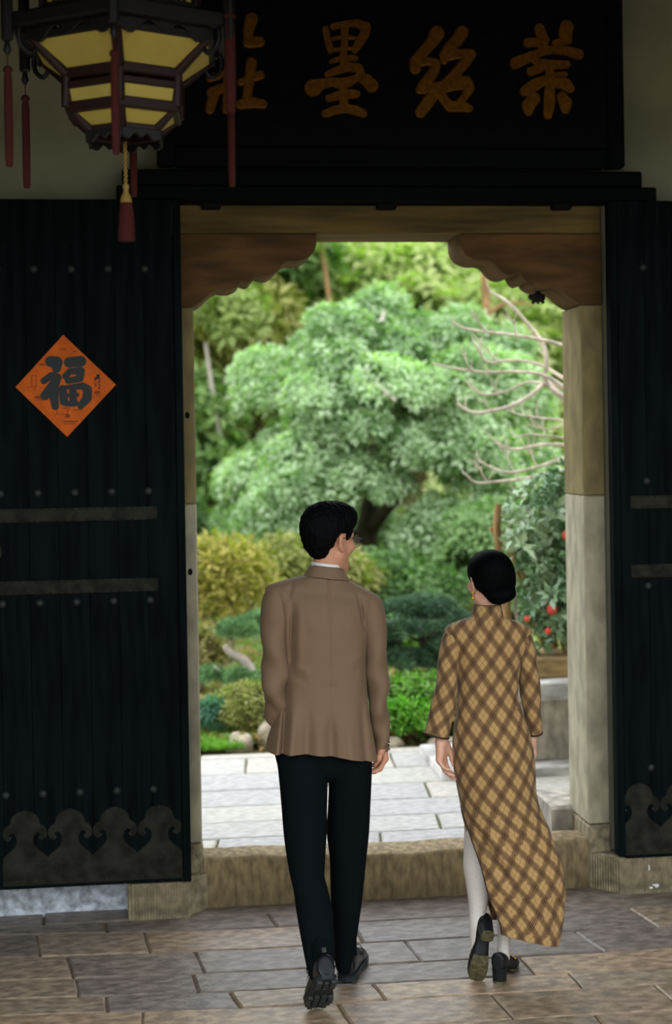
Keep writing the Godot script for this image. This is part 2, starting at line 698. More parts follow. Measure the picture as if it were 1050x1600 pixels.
	paint("stocking", Color(0.90, 0.865, 0.82), 0.75, weave, Vector3(8.0, 0.8, 8.0), null, 0.0, false)
	paint("dark_binding", Color(0.20, 0.13, 0.11), 0.6)
	var gl := paint("spectacle_metal", Color(0.16, 0.13, 0.11), 0.35)
	gl.metallic = 0.6
	var lens := StandardMaterial3D.new()
	lens.resource_name = "spectacle_lens"
	lens.albedo_color = Color(0.95, 0.97, 0.97, 0.03)
	lens.transparency = BaseMaterial3D.TRANSPARENCY_ALPHA
	lens.roughness = 0.02
	M["spectacle_lens"] = lens
	paint("jewel_gold", Color(0.90, 0.68, 0.28), 0.3).metallic = 0.9
	paint("bead_dark", Color(0.30, 0.17, 0.10), 0.35)
	M["trouser_cloth"].metallic_specular = 0.15
	M["hair_black"].metallic_specular = 0.15
	M["hair_sleek"].metallic_specular = 0.08
	M["hair_sleek"].roughness = 0.5
	plaid()
	# garden
	paint("soil", Color(0.44, 0.40, 0.22), 1.0, patchy, Vector3.ONE * 1.2, rock, 1.5)
	paint("hill_earth", Color(0.43, 0.39, 0.22), 1.0, patchy, Vector3.ONE * 0.4, rock, 2.0)
	paint("bark_grey", Color(0.42, 0.37, 0.30), 0.95, patchy, Vector3(3.0, 0.7, 3.0), rock, 1.0)
	paint("bark_tan", Color(0.66, 0.51, 0.33), 0.95, blotch, Vector3(3.0, 0.7, 3.0), rock, 0.6)
	paint("bark_pale", Color(0.84, 0.78, 0.72), 0.9, blotch, Vector3(3.0, 0.7, 3.0), rock, 0.4)
	paint("bark_bleached", Color(0.90, 0.83, 0.74), 0.9, blotch, Vector3(2.0, 2.0, 2.0))
	paint("garden_rock", Color(0.74, 0.68, 0.58), 0.95, patchy, Vector3.ONE * 1.5, rock, 1.5)
	paint("planter_stone", Color(0.69, 0.655, 0.59), 0.9, patchy, Vector3(1.2, 0.6, 1.2), rock, 0.5)
	paint("planter_slab", Color(0.80, 0.78, 0.755), 0.85, blotch, Vector3(1.0, 1.5, 1.0), rock, 0.3)
	paint("planter_clay", Color(0.68, 0.56, 0.38), 0.9, blotch, Vector3(0.8, 2.0, 0.8), rock, 0.3)
	paint("petal_red", Color(0.86, 0.29, 0.235), 0.6)
	paint("nest_dark", Color(0.09, 0.08, 0.075), 0.9)
	leafy("leaf", Color(0.75, 0.95, 0.40))
	leafy("leaf_thick", Color(0.25, 0.35, 0.15))
	leafy("leaf_glossy", Color(0.3, 0.4, 0.2))
	M["leaf_glossy"].roughness = 0.3
	M["leaf_glossy"].metallic_specular = 0.6
	leafy("grass_blade", Color(0.6, 0.9, 0.3))


# woven plaid: brown bands on tan with pairs of dark threads and a thin thread between
func plaid() -> void:
	var n := 256
	var img := Image.create(n, n, false, Image.FORMAT_RGB8)
	var tan_c := Vector3(0.70, 0.565, 0.36)
	var band_c := Vector3(0.325, 0.225, 0.15)
	var thread_c := Vector3(0.235, 0.155, 0.105)
	var pale_c := Vector3(0.66, 0.56, 0.40)
	var share := PackedFloat32Array()
	var line := PackedFloat32Array()
	var pale := PackedFloat32Array()
	for k in n:
		var x := absf(float(k) / n - 0.5)                 # 0 in the middle of the band
		share.append(smoothstep(0.33, 0.06, x))
		line.append(1.0 if absf(x - 0.05) < 0.02 or absf(x - 0.145) < 0.018 else (0.6 if x > 0.488 else 0.0))
		pale.append(1.0 if absf(x - 0.095) < 0.014 else 0.0)
	for j in n:
		for i in n:
			var b := 0.50 * (share[i] + share[j]) - 0.06 * share[i] * share[j]
			var c := tan_c.lerp(band_c, b)
			c = c.lerp(thread_c, minf(1.2, line[i] + line[j]) * 0.62)
			if ((i + j) & 3) < 2: c = c.lerp(pale_c, maxf(pale[i], pale[j]) * 0.7)
			c *= 0.96 + 0.04 * float((i + 2 * j) & 1)
			img.set_pixel(i, j, Color(c.x, c.y, c.z))
	var m := StandardMaterial3D.new()
	m.resource_name = "plaid_wool"
	m.albedo_texture = ImageTexture.create_from_image(img)
	m.roughness = 0.85
	m.metallic_specular = 0.3
	m.rim_enabled = true
	m.rim = 0.2
	M["plaid_wool"] = m


# ---------------------------------------------------------------- floor, walls and gate

# one slab: an outline on the ground (x, z), its top at height y, slightly uneven
func slab_stone(parent: Node, poly: Array, y: float, thick: float, m: Material, edge := 0.007) -> void:
	var pts := PackedVector2Array()
	for k in poly.size():
		var a: Vector2 = poly[k]
		var b: Vector2 = poly[(k + 1) % poly.size()]
		var parts := 3 if a.distance_to(b) > 0.35 else 2
		for j in parts:
			var q := a.lerp(b, float(j) / parts)
			if j > 0: q += Vector2(rng.randf_range(-0.005, 0.005), rng.randf_range(-0.005, 0.005))
			pts.append(Vector2(q.x, -q.y))
	var mb := MB.new()
	var turn := Basis(Vector3.RIGHT, Vector3(0, 0, -1), Vector3.UP)
	var tilt := Basis(Vector3(1, 0, 0), rng.randf_range(-0.006, 0.006)) * Basis(Vector3(0, 0, 1), rng.randf_range(-0.003, 0.003))
	var c := Vector3(poly[0].x + poly[2].x, 0.0, poly[0].y + poly[2].y) / 2.0
	c.y = y + rng.randf_range(-0.002, 0.001)
	mb.prism(pts, -thick, 0.0, edge, Transform3D(tilt, c) * Transform3D(turn, -Vector3(c.x, 0.0, c.z)), false)
	obj("paving_stone", mb, m, parent)


func build_floor() -> void:
	var floor_node := thing("floor", Vector3.ZERO, "uneven grey and tan stone slab paving inside the gate", "", "", "structure")
	var bed := MB.new()
	bed.slab(Vector3(-7.0, -0.2, -0.02), Vector3(7.0, -0.008, 17.0))
	obj("grout_bed", bed, M["grout"], floor_node)
	# joints between the courses: z at the right and how much it comes forward to the left
	var joints := [[-0.05, 0.0], [0.115, 0.0], [0.305, 0.085], [0.57, 0.07], [0.825, 0.06], [1.03, 0.08], [1.2, 0.08], [1.455, 0.05], [1.75, 0.03], [2.05, 0.0], [2.4, 0.0], [2.7, 0.0], [3.05, 0.0]]
	# upright joints of each course: x at its back and at its front
	var cuts := [
		[[-2.5, -2.5], [-1.53, -1.52], [-1.17, -1.16], [-0.2, -0.21], [0.5, 0.5], [1.4, 1.4]],
		[[-2.1, -2.08], [-1.265, -1.254], [-0.587, -0.56], [0.285, 0.293], [1.3, 1.32]],
		[[-2.2, -2.2], [-1.54, -1.508], [-1.105, -1.08], [-0.25, -0.24], [0.931, 0.971], [1.7, 1.72]],
		[[-2.0, -1.98], [-1.404, -1.366], [-0.908, -0.878], [-0.073, -0.049], [0.622, 0.668], [1.4, 1.42]],
		[[-2.1, -2.1], [-1.358, -1.34], [-0.924, -0.907], [0.33, 0.342], [1.15, 1.16]],
		[[-1.9, -1.88], [-1.241, -1.23], [-0.794, -0.762], [-0.271, -0.248], [0.468, 0.475], [1.2, 1.22]],
		[[-1.85, -1.85], [-1.107, -1.107], [-0.421, -0.391], [0.135, 0.161], [0.739, 0.759], [1.5, 1.5]],
		[[-2.0, -2.0], [-1.3, -1.3], [-0.6, -0.6], [0.444, 0.441], [1.1, 1.1]],
		[[-1.6, -1.6], [-0.8, -0.8], [0.2, 0.2], [1.0, 1.0]],
		[[-2.0, -2.0], [-1.1, -1.1], [-0.3, -0.3], [0.7, 0.7], [1.5, 1.5]],
		[[-1.6, -1.6], [-0.5, -0.5], [0.5, 0.5], [1.2, 1.2]],
		[[-2.0, -2.0], [-1.1, -1.1], [-0.1, -0.1], [0.9, 0.9]],
	]
	var zat := func(j: int, x: float) -> float: return joints[j][0] - maxf(0.0, -0.7 - x) * joints[j][1]
	for r in cuts.size():
		var edges: Array = [[-3.2, -3.2]] + cuts[r] + [[3.2, 3.2]]
		for k in edges.size() - 1:
			var g := 0.0032
			var a: Array = edges[k]
			var b: Array = edges[k + 1]
			var poly := [Vector2(a[0] + g, zat.call(r, a[0]) + g), Vector2(b[0] - g, zat.call(r, b[0]) + g), Vector2(b[1] - g, zat.call(r + 1, b[1]) - g), Vector2(a[1] + g, zat.call(r + 1, a[1]) - g)]
			if a[0] < -0.7 and b[0] > -0.7:
				poly.insert(1, Vector2(-0.7, zat.call(r, -0.7) + g))
				poly.insert(4, Vector2(-0.7, zat.call(r + 1, -0.7) - g))
			slab_stone(floor_node, poly, 0.0, 0.03, M["slab_%d" % (rng.randi_range(0, 2) + (0 if rng.randf() < [0.9, 0.9, 0.85, 0.65, 0.6, 0.35, 0.2][mini(r, 6)] else 3))])
	# the court behind the camera goes on in the same paving
	for r in 14:
		var z := 3.05 + r * 0.9
		var wide := 3.1 if r == 0 else 6.9
		var x := -wide - rng.randf() * 0.4
		while x < wide:
			var l := rng.randf_range(1.0, 1.8)
			var x0 := maxf(x, -wide)
			var x1 := minf(x + l, wide)
			if x1 - x0 > 0.1: slab_stone(floor_node, [Vector2(x0 + 0.005, z + 0.005), Vector2(x1 - 0.005, z + 0.005), Vector2(x1 - 0.005, z + 0.895), Vector2(x0 + 0.005, z + 0.895)], 0.0, 0.03, M["slab_%d" % rng.randi_range(0, 4)])
			x += l


func build_walls() -> void:
	# the gate wall: white plaster, with the opening for the gate
	var w := MB.new()
	w.slab(Vector3(-3.4, 0.15, -0.34), Vector3(-0.935, 4.8, -0.03))
	w.slab(Vector3(0.948, 0.15, -0.34), Vector3(3.4, 4.8, -0.03))
	w.slab(Vector3(-0.935, 3.018, -0.34), Vector3(0.948, 4.8, -0.03))
	tag(obj("wall_front", w, M["plaster"]), "dim white plastered wall that the gate stands in", "", "", "structure")
	var footing := MB.new()
	footing.slab(Vector3(-3.4, -0.1, -0.34), Vector3(-0.93, 0.15, -0.055), 0.01)
	footing.slab(Vector3(0.93, -0.1, -0.34), Vector3(3.4, 0.15, -0.055), 0.01)
	tag(obj("baseboard_front", footing, M["footing_plaster"]), "whitewashed footing of the gate wall under the door leaf", "", "", "structure")
	for side in [-1.0, 1.0]:
		var s := MB.new()
		var near := 2.75 if side < 0 else 3.2
		s.slab(Vector3(side * near, -0.1, -0.34), Vector3(side * 3.5, 4.8, 3.8))
		s.slab(Vector3(side * 7.0, -0.1, 3.5), Vector3(side * 7.2, 2.4, 17.0))
		s.slab(Vector3(side * 3.5, -0.1, 3.5), Vector3(side * 7.0, 4.8, 3.8))
		tag(obj("wall_left" if side < 0 else "wall_right", s, M["plaster"]), "plastered wall on the left of the gate hall and its court" if side < 0 else "plastered wall on the right of the gate hall and its court", "", "", "structure")
	var back := MB.new()
	back.slab(Vector3(-7.2, -0.1, 17.0), Vector3(7.2, 2.4, 17.2))
	tag(obj("wall_back", back, M["plaster"]), "plastered wall across the court behind the camera", "", "", "structure")
	# the roof over the gate hall, with an added unseen beam, its depth set to shade the upper wall
	var roof := thing("ceiling", Vector3.ZERO, "dark boarded ceiling of the gate hall", "", "", "structure")
	var b := MB.new()
	b.slab(Vector3(-3.5, 4.8, -0.4), Vector3(3.5, 4.95, 3.8))
	obj("roof_boarding", b, M["ceiling_wood"], roof)
	for k in 6:
		var r := MB.new()
		r.slab(Vector3(-3.2 + k * 1.2 + 0.1, 4.66, -0.03), Vector3(-3.2 + k * 1.2 + 0.22, 4.8, 3.6), 0.01)
		obj("rafter", r, M["ceiling_wood"], roof)
	var e := MB.new()
	e.slab(Vector3(-3.2, 3.35, 3.6), Vector3(3.2, 4.8, 3.8), 0.015)
	obj("added_eaves_beam", e, M["ceiling_wood"], roof)


func corbel_outline() -> PackedVector2Array:
	# read from the tip of the bracket down to the jamb; mirrored for the other side
	var steps := [Vector2(-0.316, 2.893), Vector2(-0.318, 2.845), Vector2(-0.328, 2.818), Vector2(-0.345, 2.797), Vector2(-0.37, 2.784), Vector2(-0.40, 2.777), Vector2(-0.43, 2.778), Vector2(-0.452, 2.773),
		Vector2(-0.468, 2.760), Vector2(-0.482, 2.742), Vector2(-0.497, 2.727), Vector2(-0.515, 2.716), Vector2(-0.535, 2.711), Vector2(-0.556, 2.714), Vector2(-0.580, 2.724), Vector2(-0.587, 2.706), Vector2(-0.600, 2.690), Vector2(-0.615, 2.682),
		Vector2(-0.643, 2.691), Vector2(-0.652, 2.676), Vector2(-0.668, 2.664), Vector2(-0.69, 2.656), Vector2(-0.715, 2.655), Vector2(-0.742, 2.659), Vector2(-0.765, 2.650), Vector2(-0.785, 2.634), Vector2(-0.805, 2.614), Vector2(-0.825, 2.598), Vector2(-0.845, 2.586), Vector2(-0.86, 2.581)]
	var p := PackedVector2Array([Vector2(-0.938, 2.893)])
	p.append_array(PackedVector2Array(steps))
	p.append(Vector2(-0.938, 2.581))
	return p


func build_gate_frame() -> void:
	var f := thing("gate_frame", Vector3.ZERO, "pale stone jambs and ochre lintel with scalloped corner brackets round the gateway", "", "", "structure")
	for side in [-1.0, 1.0]:
		var outer := 0.938 if side < 0 else 0.952
		var lower := MB.new()
		lower.slab(Vector3(side * 0.853, 0.28, -0.312), Vector3(side * outer, 1.735, 0.0), 0.006)
		obj("jamb_stone", lower, M["jamb_lower"], f)
		var upper := MB.new()
		upper.slab(Vector3(side * 0.853, 1.737, -0.312), Vector3(side * outer, 2.579, 0.0), 0.005)
		obj("jamb_post", upper, M["jamb_upper"], f)
		var plinth := MB.new()
		plinth.slab(Vector3(side * 0.849, 0.0, -0.32), Vector3(side * (outer + 0.002), 0.275, 0.004), 0.008)
		obj("jamb_plinth", plinth, M["base_stone"], f)
		var c := MB.new()
		var out := corbel_outline()
		if side > 0:
			for k in out.size(): out[k].x = -out[k].x if out[k].x > -0.93 else 0.952
		c.prism(out, -0.285, 0.004, 0.003)
		obj("corbel", c, M["corbel_wood"], f)
	for q in [[-0.886, 2.117], [-0.885, 1.445]]:
		var knot := MB.new()
		knot.ball(Vector3(q[0], q[1], 0.0), Vector3(0.010, 0.015, 0.002), 12, 6)
		obj("knot", knot, M["peg_wood"], f)
	var lintel := MB.new()
	lintel.slab(Vector3(-0.915, 2.895, -0.29), Vector3(0.952, 3.019, 0.0), 0.005)
	obj("lintel_beam", lintel, M["lintel_wood"], f)
	for x in [-0.771, -0.011, 0.766]:
		var p := MB.new()
		p.box(Vector3(x, 3.012, 0.02), Vector3(0.085, 0.032, 0.05), 0.005)
		obj("peg", p, M["peg_wood"], f)
	var ledge := MB.new()
	ledge.slab(Vector3(-1.17, 3.021, -0.04), Vector3(1.172, 3.083, 0.11), 0.006)
	ledge.slab(Vector3(-1.146, 3.083, -0.04), Vector3(1.113, 3.155, 0.09), 0.006)
	obj("ledge_board", ledge, M["black_lacquer"], f)
	# worn threshold: its top dips where people step
	var t := thing("threshold", Vector3(0, 0, -0.08), "worn tan stone threshold that the couple is about to step over", "", "", "structure")
	var rings := []
	for k in 41:
		var x := -0.848 + 1.696 * k / 40.0
		var dip := 0.022 * exp(-pow((x - 0.0) / 0.42, 2.0)) + 0.003 * sin(x * 23.0)
		var top := 0.219 - dip
		var bow := 0.012 * exp(-pow(x / 0.5, 2.0)) + 0.002 * sin(x * 31.0)
		rings.append(PackedVector3Array([Vector3(x, -0.03, -0.17), Vector3(x, -0.03, 0.0 + bow), Vector3(x, top - 0.02, 0.0 + bow), Vector3(x, top - 0.007, -0.005 + bow), Vector3(x, top, -0.018 + bow), Vector3(x, top + dip * 0.4, -0.15), Vector3(x, top - 0.012, -0.17)]))
	var mb := MB.new()
	mb.loft(rings, true, true, true)
	obj("sill_stone", mb, M["threshold_stone"], t)
	# the two stones that carry the gate pivots, cut off at the corner, their faces tooled in upright grooves
	for side in [-1.0, 1.0]:
		var g := thing("base_stone", Vector3(side * 1.0, 0, 0.06), "low tooled stone block with a cut corner under the left door leaf" if side < 0 else "low tooled stone block with white flecks under the right door leaf", "", "", "structure")
		var o := PackedVector2Array()
		var edge: Array = [Vector2(-1.172, -0.05), Vector2(-1.172, 0.098), Vector2(-1.155, 0.112), Vector2(-0.924, 0.122), Vector2(-0.834, 0.006), Vector2(-0.834, -0.02)] if side < 0 else [Vector2(1.5, -0.05), Vector2(1.5, 0.13), Vector2(1.2, 0.126), Vector2(0.96, 0.112), Vector2(0.853, 0.0), Vector2(0.846, -0.03)]
		for k in edge.size() - 1:
			var a: Vector2 = edge[k]
			var b: Vector2 = edge[k + 1]
			var parts := maxi(1, int(a.distance_to(b) / 0.0062)) if k > 0 and k < 4 else 1
			var nrm: Vector2 = Vector2(-(b - a).y, (b - a).x).normalized() * (-side)
			for j in parts:
				var q := a.lerp(b, float(j) / parts)
				if j > 0: q += nrm * ((-0.0042 if j % 2 == 0 else 0.0006) + rng.randf_range(-0.0008, 0.0008))
				o.append(Vector2(q.x, -q.y))
		o.append(Vector2(edge[5].x, -edge[5].y))
		var m2 := MB.new()
		m2.prism(o, -0.03, 0.15 if side < 0 else 0.158, 0.004, Transform3D(Basis(Vector3.RIGHT, Vector3(0, 0, -1), Vector3.UP), Vector3.ZERO), false)
		obj("tooled_block", m2, M["base_stone"], g)
		if side > 0:
			for q in [[1.093, 0.022, 0.010, 0.006], [1.118, 0.030, 0.012, 0.009], [1.104, 0.034, 0.006, 0.005], [1.085, 0.11, 0.004, 0.014]]:
				var fleck := MB.new()
				fleck.ball(Vector3(q[0], q[1], 0.118 + (q[0] - 1.0) * 0.06), Vector3(q[2], q[3], 0.004), 10, 6)
				obj("white_fleck", fleck, M["shirt_cloth"], g)
	# a second block stands against the right jamb on the garden side
	var ob := MB.new()
	ob.prism(PackedVector2Array([Vector2(0.25, 0.1), Vector2(0.25, 0.29), Vector2(0.27, 0.303), Vector2(0.6, 0.303), Vector2(0.6, 0.1)]), 0.75, 1.02, 0.008, Transform3D(Basis(Vector3(0, 0, -1), Vector3.UP, Vector3.RIGHT), Vector3.ZERO))
	tag(obj("pivot_stone", ob, M["planter_stone"]), "grey stone block outside against the foot of the right jamb", "stone block")


func build_garden_ground() -> void:
	var g := thing("ground", Vector3(0, 0, -6), "pale stone paving outside the gate, then the earth of the garden", "", "", "structure")
	var bed := MB.new()
	bed.slab(Vector3(-7.0, -0.2, -2.52), Vector3(7.0, GARDEN_Y - 0.014, -0.165))
	obj("grout_bed", bed, M["mossy_grout"], g)
	var z := -0.17
	var row := 0
	while z > -2.5:
		var depth: float = [0.15, 0.24, 0.3, 0.34, 0.36, 0.4, 0.42, 0.42][mini(row, 7)]
		var z1 := maxf(z - depth, -2.52)
		var x := -7.0 + rng.randf() * 0.7
		if row == 0: x = -6.99
		while x < 7.0:
			var l := rng.randf_range(0.7, 1.5)
			if row == 0 and x < -0.6 and x + l > -0.75: l = -0.56 - x
			if row == 1 and x < 0.0 and x + l > -0.4: l = -0.03 - x
			if l < 0.3: l = 0.9
			slab_stone(g, [Vector2(x + 0.006, z - 0.006), Vector2(x + l - 0.006, z - 0.006), Vector2(x + l + 0.03 - 0.006, z1 + 0.006), Vector2(x + 0.03 + 0.006, z1 + 0.006)], GARDEN_Y, 0.03, M["paver_%d" % rng.randi_range(0, 3)], 0.008)
			x += l
		z = z1
		row += 1
	# garden earth, rising to the wooded hill behind
	var n := FastNoiseLite.new()
	n.seed = 5
	n.frequency = 0.25
	var rings := []
	for i in 46:
		var zz := -2.52 - 0.3 * i - 0.012 * i * i
		var r := PackedVector3Array()
		for j in 51:
			var xx := -22.0 + 44.0 * j / 50.0
			r.append(Vector3(xx, earth_height(xx, zz, n), zz))
		rings.append(r)
	var e := MB.new()
	e.loft(rings, false)
	if e.v.size() > 0:
		var a := e.v[e.ix[0]]
		if (e.v[e.ix[2]] - a).cross(e.v[e.ix[1]] - a).y < 0.0:
			e.begin(); e.s = 0; e.flip()
	obj("earth", e, M["soil"], g)


func earth_height(x: float, z: float, n: FastNoiseLite) -> float:
	var y := GARDEN_Y - 0.02
	if z < -11.5: y += 0.42 * (-11.5 - z) + 0.006 * pow(-11.5 - z, 2.0)
	if z < -2.8: y += 0.05 * (n.get_noise_2d(x, z) + 0.4) * clampf((-2.8 - z) * 2.0, 0.0, 1.0)
	return y


# ---------------------------------------------------------------- door leaves

func ruyi_half() -> Array:
	return [Vector2(0.0, 0.486), Vector2(0.012, 0.481), Vector2(0.03, 0.476), Vector2(0.047, 0.464), Vector2(0.057, 0.449), Vector2(0.06, 0.432), Vector2(0.066, 0.424), Vector2(0.08, 0.416), Vector2(0.0895, 0.402), Vector2(0.0915, 0.386),
		Vector2(0.088, 0.37), Vector2(0.079, 0.36), Vector2(0.067, 0.357), Vector2(0.058, 0.363), Vector2(0.057, 0.374), Vector2(0.064, 0.379), Vector2(0.062, 0.388), Vector2(0.051, 0.391), Vector2(0.041, 0.383), Vector2(0.035, 0.368), Vector2(0.035, 0.35), Vector2(0.043, 0.333), Vector2(0.059, 0.317), Vector2(0.077, 0.303), Vector2(0.0922, 0.287)]


func build_door_leaves() -> void:
	for side in [-1.0, 1.0]:
		# x of the hanging edge by the jamb and of the far edge
		var near := 0.905 if side < 0 else 0.945
		var leaf := thing("door_1" if side < 0 else "door_2", Vector3(side * 1.3, 0.17, 0.11), ("blue-black plank door leaf with an orange paper diamond, folded back left of the gateway" if side < 0 else "blue-black studded plank door leaf folded back right of the gateway"), "", "", "structure")
		var w := 0.122
		var frame_w := 0.034
		for k in 7:
			var x0 := near + frame_w + 0.002 + k * w
			var p := MB.new()
			p.slab(Vector3(side * x0, 0.158, 0.085), Vector3(side * (x0 + w - 0.0007), 3.02, 0.132 + 0.0006 * (k % 3)), 0.0014)
			obj("plank", p, M["black_wood"], leaf)
		var post := MB.new()
		post.slab(Vector3(side * near, 0.155 if side < 0 else 0.168, 0.075), Vector3(side * (near + frame_w), 3.02, 0.14), 0.004)
		obj("hanging_stile", post, M["black_wood"], leaf)
		# iron bands nailed across
		for y in [1.708, 1.408]:
			var b := MB.new()
			b.slab(Vector3(side * (near + 0.117 - (0.04 if side > 0 else 0.0)), y - 0.0285, 0.13), Vector3(side * 1.79, y + 0.0285, 0.1375), 0.002)
			var band := obj("iron_band", b, M["iron"], leaf)
			var nails := MB.new()
			for k in 25:
				for s2 in [-1.0, 1.0]: nails.ball(Vector3(side * (near + 0.127 + k * 0.031), y + s2 * 0.023, 0.137), Vector3(0.0035, 0.0035, 0.002), 6, 4)
			obj("nail_heads", nails, M["peg_wood"], band).set_meta("kind", "stuff")
		# domed studs in rows
		for y in [2.73, 1.80, 1.343, 0.55]:
			for k in 5:
				var sx := near + 0.152 + k * 0.152
				var s := MB.new()
				s.lathe([Vector2(0.0175, 0.0), Vector2(0.0175, 0.003), Vector2(0.0165, 0.008), Vector2(0.0125, 0.0135), Vector2(0.0065, 0.0165), Vector2(0.0, 0.0172)], 12, Transform3D(Basis(Vector3.RIGHT, Vector3(0, 0, 1), Vector3(0, -1, 0)), Vector3(side * sx, y, 0.131)))
				obj("stud", s, M["stud_iron"], leaf)
		# the cloud-headed iron plate along the foot
		var x_first := 1.0345 if side < 0 else 1.042
		var outline := PackedVector2Array()
		var half := ruyi_half()
		for u in 4:
			var cx := x_first + u * 0.185
			for k in half.size():
				var q: Vector2 = half[half.size() - 1 - k]
				outline.append(Vector2(side * (cx - q.x), q.y))
			for k in range(1, half.size() - 1): outline.append(Vector2(side * (cx + half[k].x), half[k].y))
		outline.append(Vector2(side * (x_first + 3.5 * 0.185), 0.287))
		outline.append(Vector2(side * (x_first + 3.5 * 0.185), 0.172))
		outline.append(Vector2(side * (x_first - 0.0925), 0.172))
		var plate := MB.new()
		plate.prism(outline, 0.13, 0.137, 0.0015)
		var iron := obj("iron_plate", plate, M["iron"], leaf)
		var rivets := MB.new()
		for k in 20:
			for y in [0.262, 0.19]: rivets.ball(Vector3(side * (x_first - 0.075 + k * 0.037), y, 0.137), Vector3(0.003, 0.003, 0.002), 6, 4)
		for u in 4:
			for s2 in [-1.0, 1.0]: rivets.ball(Vector3(side * (x_first + u * 0.185 + s2 * 0.06), 0.37, 0.137), Vector3(0.0045, 0.0045, 0.003), 8, 4)
			rivets.ball(Vector3(side * (x_first + u * 0.185), 0.474, 0.137), Vector3(0.004, 0.004, 0.003), 8, 4)
		obj("rivets", rivets, M["stud_iron"], iron).set_meta("kind", "stuff")
		# ring plate of the knocker
		var kn := MB.new()
		kn.lathe([Vector2(0.05, 0.0), Vector2(0.05, 0.004), Vector2(0.04, 0.008), Vector2(0.025, 0.02), Vector2(0.0, 0.026)], 16, Transform3D(Basis(Vector3.RIGHT, Vector3(0, 0, 1), Vector3(0, -1, 0)), Vector3(side * 1.712, 1.56, 0.131)))
		obj("knocker_plate", kn, M["iron"], leaf)


# ---------------------------------------------------------------- the signboard and the paper charm

func build_signboard() -> void:
	var sign_node := thing("signboard", Vector3(0.0, 3.16, 0.14), "black lacquered signboard with four carved gold characters above the gateway", "signboard")
	var b := MB.new()
	b.slab(Vector3(-0.93, 3.24, 0.10), Vector3(0.94, 4.16, 0.16), 0.004)
	obj("board", b, M["black_lacquer"], sign_node)
	for r in [[-0.998, 3.158, -0.925, 4.24], [0.935, 3.158, 1.012, 4.24]]:
		var f := MB.new()
		f.slab(Vector3(r[0], r[1], 0.09), Vector3(r[2], r[3], 0.172), 0.008)
		obj("frame_rail", f, M["black_lacquer"], sign_node)
	for r in [[3.158, 3.238], [4.16, 4.24]]:
		var f := MB.new()
		f.slab(Vector3(-0.925, r[0], 0.09), Vector3(0.935, r[1], 0.172), 0.008)
		obj("frame_rail", f, M["black_lacquer"], sign_node)
	var written := sign_characters()
	for k in written.size():
		var at: Vector2 = [Vector2(-0.215, 3.570), Vector2(0.223, 3.563), Vector2(0.669, 3.582), Vector2(-0.665, 3.578)][k]
		var mb := MB.new()
		var n := 0
		for o in stroke_outlines(written[k], 1.3):
			mb.prism(o, -0.002, 0.022 + 0.0006 * (n % 4), 0.007, Transform3D(Basis(), Vector3(at.x, at.y, 0.16)), false)
			n += 1
		obj("gold_character", mb, M["gold"], sign_node)


